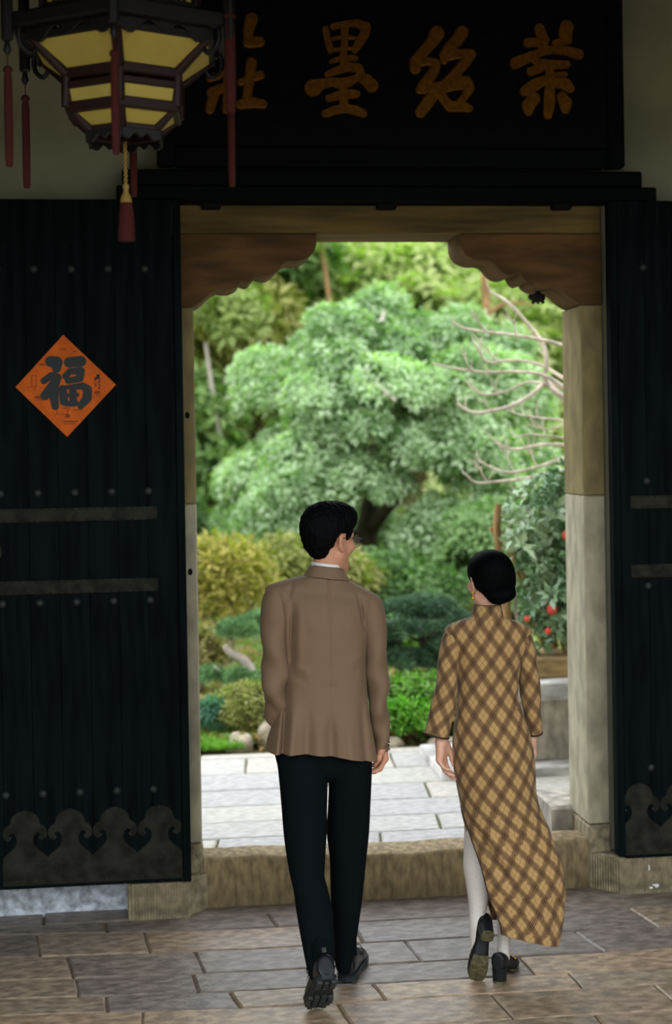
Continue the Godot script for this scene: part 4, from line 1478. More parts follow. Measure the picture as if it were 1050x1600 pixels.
	for s in spots:
		var kd: Array = kinds[s[4]]
		var rank := 0
		for s2 in spots:
			if s2[4] == s[4] and (s2[0] + 1.05) / (6.6 - s2[1]) < (s[0] + 1.05) / (6.6 - s[1]): rank += 1
		var gy := GARDEN_Y + 0.42 * maxf(0.0, -11.5 - s[1]) + 0.006 * pow(maxf(0.0, -11.5 - s[1]), 2.0) - 0.1
		var tr := thing(kd[0], Vector3(s[0], gy, s[1]), order[rank] + " of the " + kd[1], "tree", "trees on the wooded hillside, " + kd[0].split("_")[0])
		limb(tr, "trunk", [Vector3(s[0], gy - 0.1, s[1]), Vector3(s[0] + rng.randf_range(-0.1, 0.1), gy + s[2] * 0.5, s[1]), Vector3(s[0] + rng.randf_range(-0.2, 0.2), gy + s[2] + s[3] * 0.4, s[1])], 0.07 * s[3], 0.03, "bark_tan" if s[4] == 1 else "bark_grey", 6)
		var cl := []
		for k in 16:
			var dir := Vector3(rng.randf_range(-1, 1), rng.randf_range(-1.1, 0.9), rng.randf_range(-0.8, 1)).normalized()
			var r: float = rng.randf_range(0.34, 0.56) * s[3]
			cl.append([Vector3(s[0], gy + s[2], s[1]) + dir * Vector3(0.9, 1.0, 0.8) * s[3] * rng.randf_range(0.45, 0.95), Vector3(r, r * 0.75, r)])
		scatter("foliage", tr, s_far, M["leaf"], clump_entries(cl, 16.0 / s[3], kd[2], kd[3], Vector2(0.75, 1.3) * (0.8 + 0.2 * s[3])))
	# slim trunks that show between the crowns
	for q in [[Vector3(-0.12, 0.9, -11.6), Vector3(-0.17, 1.75, -11.6), Vector3(-0.27, 2.45, -11.6), Vector3(-0.36, 3.2, -11.7), "bark_pale", 0.035, "slim pale trunk leaning at the left edge of the gateway"],
		[Vector3(1.36, 1.0, -12.2), Vector3(1.32, 2.6, -12.2), Vector3(1.22, 3.5, -12.2), Vector3(1.12, 4.4, -12.3), "bark_tan", 0.045, "slim tan trunk rising above the big pale green tree"],
		[Vector3(3.3, 1.0, -12.6), Vector3(3.28, 2.4, -12.6), Vector3(3.25, 3.6, -12.6), Vector3(3.24, 4.6, -12.7), "bark_tan", 0.075, "reddish-tan trunk standing below the right bracket"]]:
		var st := thing("slim_tree", Vector3(q[0].x, GARDEN_Y + 0.1, q[0].z), q[6], "tree")
		limb(st, "trunk", [Vector3(q[0].x, 0.05, q[0].z), q[0], q[1], q[2], q[3]], q[5], q[5] * 0.6, q[4])
		limb(st, "branch", [q[2], q[2] + Vector3(0.25, 0.12, 0.1), q[2] + Vector3(0.55, 0.1, 0.2)], q[5] * 0.5, 0.01, q[4], 6)
		var cl := []
		for k in 5: cl.append([q[3] + Vector3(rng.randf_range(-0.5, 0.5), rng.randf_range(0.1, 0.7), rng.randf_range(-0.4, 0.4)), Vector3.ONE * 0.35])
		scatter("foliage", st, s_far, M["leaf"], clump_entries(cl, 14.0, Color(0.13, 0.18, 0.04), Color(0.33, 0.38, 0.12), Vector2(0.7, 1.1)))


# ---------------------------------------------------------------- shrubs, bonsai and planter

func mound(called: String, label: String, category: String, c: Vector3, r: Vector3, a: Color, b: Color, sp: Mesh, density: float, size: Vector2, m := "leaf") -> Node3D:
	var o := thing(called, Vector3(c.x, GARDEN_Y, c.z), label, category)
	limb(o, "stem", [Vector3(c.x, GARDEN_Y - 0.05, c.z), Vector3(c.x + 0.02, lerpf(GARDEN_Y, c.y, 0.6), c.z), Vector3(c.x, c.y, c.z)], minf(0.03, r.x * 0.2), 0.012, "bark_grey", 6)
	var cl := [[c, r * 0.92]]
	for k in 9:
		var w := rng.randf() * TAU
		var y := rng.randf_range(-0.2, 0.9)
		var q := sqrt(1.0 - y * y)
		cl.append([c + Vector3(q * cos(w), y, q * sin(w)) * r * 0.7, r * rng.randf_range(0.28, 0.42)])
	scatter("foliage", o, sp, M[m], clump_entries(cl, density, a, b, size))
	return o


func build_shrubs() -> void:
	var tiny := sprig(10, 0.034, 0.016, 0.02)
	var fine := sprig(9, 0.055, 0.024, 0.035)
	var needle := sprig(16, 0.05, 0.006, 0.014, 0.75)
	var broad := sprig(6, 0.075, 0.04, 0.045)
	# cloud-pruned pine in the middle, flat pads on a crooked trunk
	var p := thing("cloud_pine", Vector3(0.72, GARDEN_Y, -3.3), "dark green cloud-pruned pine with flat pads between the man and the woman", "pine")
	limb(p, "trunk", [Vector3(0.76, 0.1, -3.3), Vector3(0.72, 0.32, -3.28), Vector3(0.82, 0.5, -3.32), Vector3(0.70, 0.68, -3.3), Vector3(0.74, 0.88, -3.3)], 0.05, 0.02, "bark_grey")
	var pads := [[Vector3(0.70, 0.88, -3.3), 0.26, 0.05], [Vector3(0.60, 0.755, -3.25), 0.27, 0.05], [Vector3(0.95, 0.78, -3.4), 0.22, 0.045], [Vector3(0.92, 0.655, -3.2), 0.2, 0.045], [Vector3(0.58, 0.555, -3.2), 0.24, 0.055], [Vector3(0.98, 0.5, -3.3), 0.18, 0.045], [Vector3(0.42, 0.66, -3.4), 0.16, 0.04]]
	for q in pads:
		limb(p, "branch", [Vector3(0.73, q[0].y - 0.08, -3.3), Vector3(lerpf(0.73, q[0].x, 0.6), q[0].y - 0.06, q[0].z), q[0] - Vector3(0, 0.03, 0)], 0.016, 0.008, "bark_grey", 6)
		var cl := []
		for k in 7: cl.append([q[0] + Vector3(rng.randf_range(-0.6, 0.6) * q[1], rng.randf_range(-0.2, 0.4) * q[2], rng.randf_range(-0.5, 0.5) * q[1]), Vector3(q[1] * 0.5, q[2], q[1] * 0.45)])
		scatter("needle_pad", p, needle, M["leaf_thick"], clump_entries(cl, 900.0, Color(0.03, 0.075, 0.035), Color(0.115, 0.21, 0.10), Vector2(0.75, 1.2), -0.2))
	mound("round_shrub", "round yellow-green clipped shrub behind the dark pine pads", "shrub", Vector3(0.50, 0.62, -3.75), Vector3(0.24, 0.17, 0.2), Color(0.17, 0.30, 0.05), Color(0.36, 0.52, 0.14), fine, 260.0, Vector2(0.8, 1.2))
	mound("spreading_shrub", "low bright green spreading shrub under the dark pine pads", "shrub", Vector3(0.62, 0.42, -3.0), Vector3(0.34, 0.075, 0.22), Color(0.13, 0.27, 0.05), Color(0.37, 0.56, 0.17), fine, 330.0, Vector2(0.8, 1.2))
	mound("fern_clump", "vivid green ferny clump at the edge of the paving between the couple", "fern", Vector3(0.52, 0.27, -2.78), Vector3(0.19, 0.13, 0.16), Color(0.10, 0.30, 0.03), Color(0.30, 0.58, 0.09), fine, 340.0, Vector2(0.8, 1.2))
	mound("rusty_shrub", "small rusty-brown and green shrub beside the vivid green clump", "shrub", Vector3(0.80, 0.28, -2.85), Vector3(0.15, 0.13, 0.14), Color(0.26, 0.16, 0.05), Color(0.46, 0.33, 0.11), fine, 340.0, Vector2(0.7, 1.1))
	mound("low_green_shrub", "low dark green shrub behind the ferny clump, by the planter", "shrub", Vector3(1.0, 0.32, -3.1), Vector3(0.22, 0.2, 0.2), Color(0.04, 0.11, 0.04), Color(0.15, 0.28, 0.11), fine, 320.0, Vector2(0.8, 1.2))
	var leafy_s := sprig(9, 0.075, 0.034, 0.05)
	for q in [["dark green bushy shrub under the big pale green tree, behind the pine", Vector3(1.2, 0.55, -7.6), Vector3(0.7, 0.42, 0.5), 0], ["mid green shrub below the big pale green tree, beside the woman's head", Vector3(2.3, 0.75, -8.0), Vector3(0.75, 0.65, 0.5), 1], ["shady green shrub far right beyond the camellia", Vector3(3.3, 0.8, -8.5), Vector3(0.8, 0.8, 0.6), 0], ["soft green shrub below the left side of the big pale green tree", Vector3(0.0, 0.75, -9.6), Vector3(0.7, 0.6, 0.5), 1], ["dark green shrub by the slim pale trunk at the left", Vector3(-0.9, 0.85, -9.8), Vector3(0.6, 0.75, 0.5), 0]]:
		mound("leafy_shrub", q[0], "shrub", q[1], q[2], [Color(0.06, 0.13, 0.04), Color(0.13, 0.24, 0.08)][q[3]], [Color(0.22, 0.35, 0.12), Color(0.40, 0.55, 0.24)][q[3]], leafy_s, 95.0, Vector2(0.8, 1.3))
	# left side
	mound("yellow_shrub", "tall yellow-leaved shrub seen left of the man's shoulder", "shrub", Vector3(-0.42, 0.78, -6.0), Vector3(0.42, 0.42, 0.4), Color(0.27, 0.215, 0.04), Color(0.58, 0.47, 0.12), sprig(9, 0.08, 0.03, 0.06), 120.0, Vector2(0.8, 1.3))
	mound("olive_hedge", "olive-yellow loose hedge behind the yellow-leaved shrub", "hedge", Vector3(0.35, 0.72, -7.2), Vector3(0.6, 0.42, 0.4), Color(0.20, 0.20, 0.05), Color(0.46, 0.43, 0.14), sprig(9, 0.08, 0.03, 0.06), 90.0, Vector2(0.8, 1.3))
	mound("brown_shrub", "brown-green shrub under the yellow-leaved shrub by the left jamb", "shrub", Vector3(-0.72, 0.45, -4.6), Vector3(0.22, 0.2, 0.2), Color(0.19, 0.15, 0.05), Color(0.38, 0.32, 0.12), fine, 260.0, Vector2(0.8, 1.2))
	var bz := thing("bonsai_pine", Vector3(-0.40, GARDEN_Y, -3.4), "old bonsai pine with a pale twisting trunk left of the man", "bonsai")
	limb(bz, "trunk", [Vector3(-0.30, 0.12, -3.4), Vector3(-0.36, 0.36, -3.4), Vector3(-0.39, 0.46, -3.38), Vector3(-0.45, 0.57, -3.4), Vector3(-0.54, 0.63, -3.4), Vector3(-0.58, 0.68, -3.4)], 0.045, 0.022, "bark_pale")
	limb(bz, "branch", [Vector3(-0.37, 0.40, -3.4), Vector3(-0.47, 0.42, -3.35), Vector3(-0.56, 0.47, -3.35), Vector3(-0.66, 0.55, -3.35)], 0.03, 0.014, "bark_pale")
	for q in [[Vector3(-0.42, 0.76, -3.5), 0.17, 0.05], [Vector3(-0.30, 0.80, -3.55), 0.16, 0.045], [Vector3(-0.46, 0.46, -3.25), 0.11, 0.045], [Vector3(-0.36, 0.43, -3.15), 0.1, 0.045], [Vector3(-0.68, 0.47, -3.4), 0.12, 0.04]]:
		var cl := []
		for k in 5: cl.append([q[0] + Vector3(rng.randf_range(-0.6, 0.6) * q[1], rng.randf_range(-0.2, 0.4) * q[2], rng.randf_range(-0.5, 0.5) * q[1]), Vector3(q[1] * 0.55, q[2], q[1] * 0.5)])
		scatter("needle_pad", bz, needle, M["leaf_thick"], clump_entries(cl, 900.0, Color(0.07, 0.16, 0.05), Color(0.22, 0.38, 0.14), Vector2(0.75, 1.2), -0.2))
	mound("olive_mound", "olive-brown clipped mound left of the man's hand", "shrub", Vector3(-0.44, 0.33, -3.0), Vector3(0.22, 0.17, 0.2), Color(0.24, 0.22, 0.06), Color(0.45, 0.43, 0.15), tiny, 900.0, Vector2(0.8, 1.3))
	mound("blue_green_shrub", "little blue-green shrub by the foot of the left jamb", "shrub", Vector3(-0.66, 0.30, -3.0), Vector3(0.125, 0.1, 0.12), Color(0.05, 0.15, 0.10), Color(0.16, 0.32, 0.22), tiny, 1100.0, Vector2(0.8, 1.3))
	# grass along the paving at the left, rocks beside it
	var gr := thing("grass", Vector3(-0.7, GARDEN_Y, -2.9), "patch of bright grass by the foot of the left jamb", "grass", "", "stuff")
	var blades := []
	for k in 2600:
		var x := rng.randf_range(-1.15, -0.52)
		var zz := rng.randf_range(-3.3, -2.6)
		blades.append([Transform3D(facing(Vector3(rng.randf_range(-0.3, 0.3), 1, rng.randf_range(-0.3, 0.3)).normalized(), rng.randf() * TAU, rng.randf_range(0.7, 1.2)), Vector3(x, GARDEN_Y, zz)), Color(0.17, 0.35, 0.05).lerp(Color(0.42, 0.60, 0.14), rng.randf())])
	scatter("grass_blades", gr, sprig(6, 0.055, 0.006, 0.012, 1.1), M["grass_blade"], blades)
	var rocks := [[Vector3(-0.53, 0.16, -2.70), Vector3(0.085, 0.08, 0.08), "pale lumpy rock beside the bright grass at the edge of the paving"], [Vector3(-0.36, 0.19, -2.78), Vector3(0.078, 0.11, 0.085), "tall pale rock under the olive mound, nearest the man's hem"], [Vector3(-0.19, 0.15, -2.72), Vector3(0.085, 0.08, 0.085), "low pale rock half hidden behind the man"],
		[Vector3(0.72, 0.13, -2.62), Vector3(0.13, 0.05, 0.06), "low flat rock in front of the vivid green clump"], [Vector3(0.38, 0.14, -2.64), Vector3(0.08, 0.05, 0.06), "small rock beside the man's right cuff, at the garden edge"]]
	for q in rocks:
		var n := FastNoiseLite.new()
		n.seed = int(q[0].x * 1000.0)
		n.frequency = 7.0
		var mb := MB.new()
		mb.ball(q[0], q[1], 22, 14)
		for k in mb.v.size(): mb.v[k] = q[0] + (mb.v[k] - q[0]) * (1.0 + 0.45 * n.get_noise_3dv(mb.v[k] - q[0]))
		var o := obj("garden_rock", mb, M["garden_rock"], null, true)
		tag(o, q[2], "rock")
	# fallen leaves and ground cover behind: low brown tufts
	var litter := thing("ground_cover", Vector3(0, GARDEN_Y, -5.0), "russet and green ground cover over the garden earth", "ground cover", "", "stuff")
	var e := []
	for k in 9000:
		var zz := -2.7 - pow(rng.randf(), 1.3) * 8.5
		var x := rng.randf_range(-2.2, 3.4)
		var tint := Color(0.30, 0.17, 0.06).lerp(Color(0.46, 0.30, 0.12), rng.randf()) if rng.randf() < 0.55 else Color(0.12, 0.22, 0.05).lerp(Color(0.30, 0.42, 0.12), rng.randf())
		e.append([Transform3D(facing(Vector3(rng.randf_range(-0.3, 0.3), 1, rng.randf_range(-0.3, 0.3)).normalized(), rng.randf() * TAU, rng.randf_range(0.7, 1.6)), Vector3(x, GARDEN_Y + 0.01, zz)), tint])
	scatter("tufts", litter, fine, M["leaf"], e)
	# camellia in the stone planter
	var cm := thing("camellia", Vector3(1.3, 0.76, -1.95), "camellia bush with glossy leaves and red flowers in the stone planter", "shrub")
	limb(cm, "trunk", [Vector3(1.3, 0.772, -1.95), Vector3(1.27, 0.95, -1.95), Vector3(1.33, 1.2, -1.95), Vector3(1.28, 1.6, -1.95)], 0.025, 0.01, "bark_tan")
	limb(cm, "stem", [Vector3(1.2, 0.772, -2.0), Vector3(1.1, 1.0, -2.0), Vector3(1.02, 1.3, -2.0), Vector3(1.0, 1.5, -2.0)], 0.016, 0.008, "bark_tan")
	limb(cm, "stem", [Vector3(0.99, 0.775, -2.05), Vector3(0.97, 1.1, -2.05), Vector3(0.93, 1.45, -2.05), Vector3(0.94, 1.62, -2.05)], 0.03, 0.02, "bark_tan")
	limb(cm, "stem", [Vector3(1.28, 0.775, -2.1), Vector3(1.12, 1.15, -2.1), Vector3(0.98, 1.40, -2.1), Vector3(0.9, 1.48, -2.1)], 0.022, 0.012, "bark_tan")
	limb(cm, "stem", [Vector3(1.1, 0.772, -2.05), Vector3(1.03, 1.0, -2.05), Vector3(1.06, 1.2, -2.05)], 0.014, 0.008, "bark_pale")
	var cl := []
	for q in [[1.34, 1.03, 0.19], [1.22, 0.96, 0.12], [1.32, 1.08, 0.2], [1.2, 1.0, 0.1], [1.28, 1.22, 0.18], [1.14, 1.12, 0.12], [1.38, 1.35, 0.2], [1.18, 1.3, 0.13], [1.05, 1.42, 0.1], [1.25, 1.48, 0.17], [1.1, 1.56, 0.12], [1.36, 1.6, 0.18], [1.2, 1.66, 0.12], [1.32, 1.74, 0.13], [1.5, 1.1, 0.2], [1.52, 1.45, 0.22], [1.13, 0.91, 0.1], [1.24, 0.9, 0.1], [1.36, 0.9, 0.1], [1.47, 0.92, 0.11], [1.3, 0.95, 0.13]]:
		cl.append([Vector3(q[0], q[1], -1.95 + rng.randf_range(-0.14, 0.14)), Vector3.ONE * q[2]])
	scatter("foliage", cm, broad, M["leaf_glossy"], clump_entries(cl, 130.0, Color(0.07, 0.17, 0.055), Color(0.44, 0.55, 0.33), Vector2(0.65, 1.0), -0.9))
	for q in [[1.255, 1.45, 0.028], [1.165, 1.04, 0.033], [1.14, 0.92, 0.02], [1.35, 1.1, 0.026], [1.02, 0.99, 0.018], [1.33, 1.55, 0.02]]:
		var fl := MB.new()
		var at := Vector3(q[0], q[1], -1.74)
		for k in 7:
			var w := TAU * k / 7.0
			fl.ball(at + Vector3(cos(w), sin(w), -0.2) * q[2] * 0.45, Vector3(0.5, 0.5, 0.3) * q[2], 8, 5)
		fl.ball(at + Vector3(0, 0, 0.2) * q[2], Vector3.ONE * q[2] * 0.5, 8, 6)
		obj("flower", fl, M["petal_red"], cm)


func build_planter() -> void:
	var p := thing("stone_planter", Vector3(1.15, GARDEN_Y, -1.85), "grey stone planter table with a thick slab and a tan trough, right of the woman", "planter")
	var parts := [["plinth", Vector3(0.50, 0.13, -2.3), Vector3(2.2, 0.205, -1.55), 0.008, "planter_slab"], ["pedestal", Vector3(0.72, 0.205, -2.2), Vector3(2.1, 0.555, -1.72), 0.006, "planter_stone"], ["slab", Vector3(0.70, 0.555, -2.3), Vector3(2.2, 0.655, -1.6), 0.01, "planter_slab"], ["trough", Vector3(0.92, 0.655, -2.15), Vector3(1.9, 0.765, -1.74), 0.01, "planter_clay"]]
	for q in parts:
		var mb := MB.new()
		mb.slab(q[1], q[2], q[3])
		obj(q[0], mb, M[q[4]], p)
	# the dark ragged lump under the right-hand bracket
	var nz := FastNoiseLite.new()
	nz.seed = 9
	nz.frequency = 60.0
	var nest := MB.new()
	var c := Vector3(0.70, 2.628, -0.16)
	nest.ball(c, Vector3(0.037, 0.021, 0.03), 20, 12)
	nest.ball(c + Vector3(-0.033, 0.004, 0.0), Vector3(0.012, 0.011, 0.012), 12, 8)
	for k in 3: nest.ball(c + Vector3(-0.02 + k * 0.022, -0.02, 0.0), Vector3(0.007, 0.008, 0.007), 8, 6)
	nest.tube([c + Vector3(0, 0.015, 0), c + Vector3(0.004, 0.04, 0)], 0.012, 8)
	for k in nest.v.size(): nest.v[k] += (nest.v[k] - c) * 0.16 * nz.get_noise_3dv(nest.v[k])
	tag(obj("wasp_nest", nest, M["nest_dark"]), "small dark ragged lump stuck under the right-hand bracket", "nest")


# ---------------------------------------------------------------- people: shared

# head in its own axes (x to its right, y up, -z where it looks), placed by at
func head_shape(b: Body, at: Transform3D, sc: float) -> void:
	var P := func(x: float, y: float, z: float) -> Vector3: return at * (Vector3(x, y, z) * sc)
	var T := at.basis
	b.ell(P.call(0, 0.042, 0.014), Vector3(0.075, 0.088, 0.097) * sc, 0.02, T)
	b.ell(P.call(0, -0.012, -0.034), Vector3(0.060, 0.094, 0.058) * sc, 0.03, T)
	for s in [-1.0, 1.0]:
		b.cap(P.call(s * 0.050, -0.052, 0.0), P.call(s * 0.014, -0.096, -0.062), 0.020 * sc, 0.017 * sc, 0.03)
		b.ell(P.call(s * 0.044, -0.018, -0.062), Vector3(0.024, 0.02, 0.022) * sc, 0.02, T)
		b.cap(P.call(s * 0.012, 0.03, -0.086), P.call(s * 0.046, 0.027, -0.072), 0.010 * sc, 0.008 * sc, 0.012)
		b.ell(P.call(s * 0.031, 0.010, -0.074), Vector3(0.015, 0.011, 0.012) * sc, 0.006, T)
		# ear: shell, rim, lobe and a hollow
		var ear := T * Basis(Vector3.UP, s * 0.35) * Basis(Vector3.RIGHT, 0.18)
		b.ell(P.call(s * 0.0765, 0.0, 0.014), Vector3(0.009, 0.034, 0.022) * sc, 0.006, ear)
		b.chain([P.call(s * 0.078, 0.012, -0.002), P.call(s * 0.085, 0.030, 0.006), P.call(s * 0.089, 0.028, 0.022), P.call(s * 0.088, 0.006, 0.030), P.call(s * 0.082, -0.016, 0.022), P.call(s * 0.078, -0.030, 0.010)], [0.0035 * sc, 0.0035 * sc, 0.0037 * sc, 0.0036 * sc, 0.0036 * sc, 0.0062 * sc], 0.004)
		b.ell(P.call(s * 0.090, 0.003, 0.012), Vector3(0.006, 0.015, 0.009) * sc, 0.004, ear, true)
	b.cap(P.call(0, 0.012, -0.088), P.call(0, -0.028, -0.108), 0.0085 * sc, 0.0115 * sc, 0.012)
	for s in [-1.0, 1.0]: b.ell(P.call(s * 0.011, -0.031, -0.097), Vector3(0.008, 0.007, 0.009) * sc, 0.006, T)
	b.ell(P.call(0, -0.057, -0.090), Vector3(0.021, 0.0055, 0.009) * sc, 0.004, T)
	b.ell(P.call(0, -0.068, -0.088), Vector3(0.018, 0.0065, 0.009) * sc, 0.004, T)
	b.ell(P.call(0, -0.098, -0.074), Vector3(0.022, 0.017, 0.017) * sc, 0.02, T)


# a hand: wrist, the way the fingers point, the way the palm faces, the thumb's side; curls are degrees at the three joints
func hand_shape(b: Body, wrist: Vector3, along: Vector3, palm: Vector3, sc: float, thumb_right: bool, curls: Array, thumb: Array) -> void:
	along = along.normalized()
	palm = (palm - along * palm.dot(along)).normalized()
	var side := along.cross(palm) * (1.0 if thumb_right else -1.0)
	var P := func(a: float, s: float, n: float) -> Vector3: return wrist + (along * a + side * s + palm * n) * sc
	b.cap(P.call(-0.06, 0, 0), P.call(0.012, 0, 0), 0.024 * sc, 0.0235 * sc, 0.02)
	var knuckle := [P.call(0.090, 0.030, 0.0), P.call(0.095, 0.010, -0.003), P.call(0.091, -0.010, -0.002), P.call(0.083, -0.028, 0.002)]
	for k in 4: b.cap(P.call(0.012, 0.012 - 0.009 * k, 0), knuckle[k], 0.0145 * sc, 0.0115 * sc, 0.016)
	b.ell(P.call(0.035, 0.024, 0.010), Vector3(0.017, 0.026, 0.014) * sc, 0.015, Basis(side, along, palm))
	b.ell(P.call(0.05, -0.022, 0.008), Vector3(0.014, 0.032, 0.011) * sc, 0.014, Basis(side, along, palm))
	var lens := [[0.040, 0.025, 0.020], [0.044, 0.028, 0.021], [0.041, 0.026, 0.020], [0.032, 0.019, 0.017]]
	for k in 4:
		var p: Vector3 = knuckle[k]
		var a := 0.0
		var spread: Vector3 = side * (0.10 - 0.07 * k)
		for j in 3:
			a += deg_to_rad(curls[k][j])
			var q: Vector3 = p + (along * cos(a) + palm * sin(a) + spread * cos(a)).normalized() * lens[k][j] * sc
			b.cap(p, q, (0.0098 - 0.0011 * j - 0.0005 * k) * sc, (0.0089 - 0.0011 * j - 0.0005 * k) * sc, 0.005 if j > 0 else 0.008)
			p = q
	var t := [P.call(0.026, 0.024, 0.008)]
	for q in thumb: t.append(P.call(q[0], q[1], q[2]))
	b.chain(t, [0.0145 * sc, 0.0118 * sc, 0.0105 * sc, 0.0082 * sc], 0.010)


func put_body(mb: MB, b: Body, cell: float) -> void:
	mb.begin()
	b.build(mb, cell)
	mb.orient()


# pushes in or out along a drawn crease; each is [from, to, half width, amount] in x and y
func creases(list: Array, p: Vector2) -> float:
	var out := 0.0
	for f in list:
		var ab: Vector2 = f[1] - f[0]
		var t := clampf((p - f[0]).dot(ab) / ab.length_squared(), 0.0, 1.0)
		var d: float = p.distance_to(f[0] + ab * t) / f[2]
		var ends := smoothstep(0.0, 0.3, t) * smoothstep(1.0, 0.7, t) if f.size() < 5 else smoothstep(-0.02, 0.6, t)
		if f[2] < 0.0045: ends = 1.0
		if d < 3.0: out += f[3] * exp(-d * d) * ends
	return out


# a tube of cloth along a path; rows are [x, y, z, half width across, half depth]; wrinkles is called with ring share and angle
func cloth_tube(mb: MB, rows: Array, count: int, segs: int, wrinkle: Callable, tex := Vector2.ZERO, thick := 0.004) -> Array:
	var rings := []
	var uvs := []
	var n := rows.size()
	var run := 0.0
	var before := Vector3.ZERO
	for i in count + 1:
		var place := float(i) / count * (n - 1)
		var q := between(rows, place)
		var e := 0.02
		var qa := between(rows, maxf(place - e, 0.0))
		var qb := between(rows, minf(place + e, n - 1.0))
		var dir := Vector3(qb[0] - qa[0], qb[1] - qa[1], qb[2] - qa[2]).normalized()
		var across := (Vector3.RIGHT - dir * dir.x).normalized()
		var deep := dir.cross(across)
		if deep.z < 0: deep = -deep
		var c := Vector3(q[0], q[1], q[2])
		if i > 0: run += c.distance_to(before)
		before = c
		var ring := PackedVector3Array()
		var uv := []
		var arc := 0.0
		for j in segs + 1:
			var a := -PI / 2.0 + TAU * j / segs          # the seam is at the front
			var w: float = 1.0 + wrinkle.call(float(i) / count, a) / maxf(q[3], 0.01)
			var p: Vector3 = c + across * cos(a) * q[3] * w + deep * sin(a) * q[4] * w
			ring.append(p)
			if j > 0: arc += p.distance_to(ring[j - 1])
			uv.append(arc)
		var mid: float = arc * 0.5
		var t := []
		for j in segs + 1:
			var u: float = uv[j] - mid
			t.append(Vector2(u / 0.068 + run / 0.095 + tex.x, u / 0.068 - run / 0.095 + tex.y))
		rings.append(ring)
		uvs.append(t)
	mb.sheet(rings, false, -thick, uvs if tex != Vector2.ZERO else [])
	return rings


# ---------------------------------------------------------------- the man

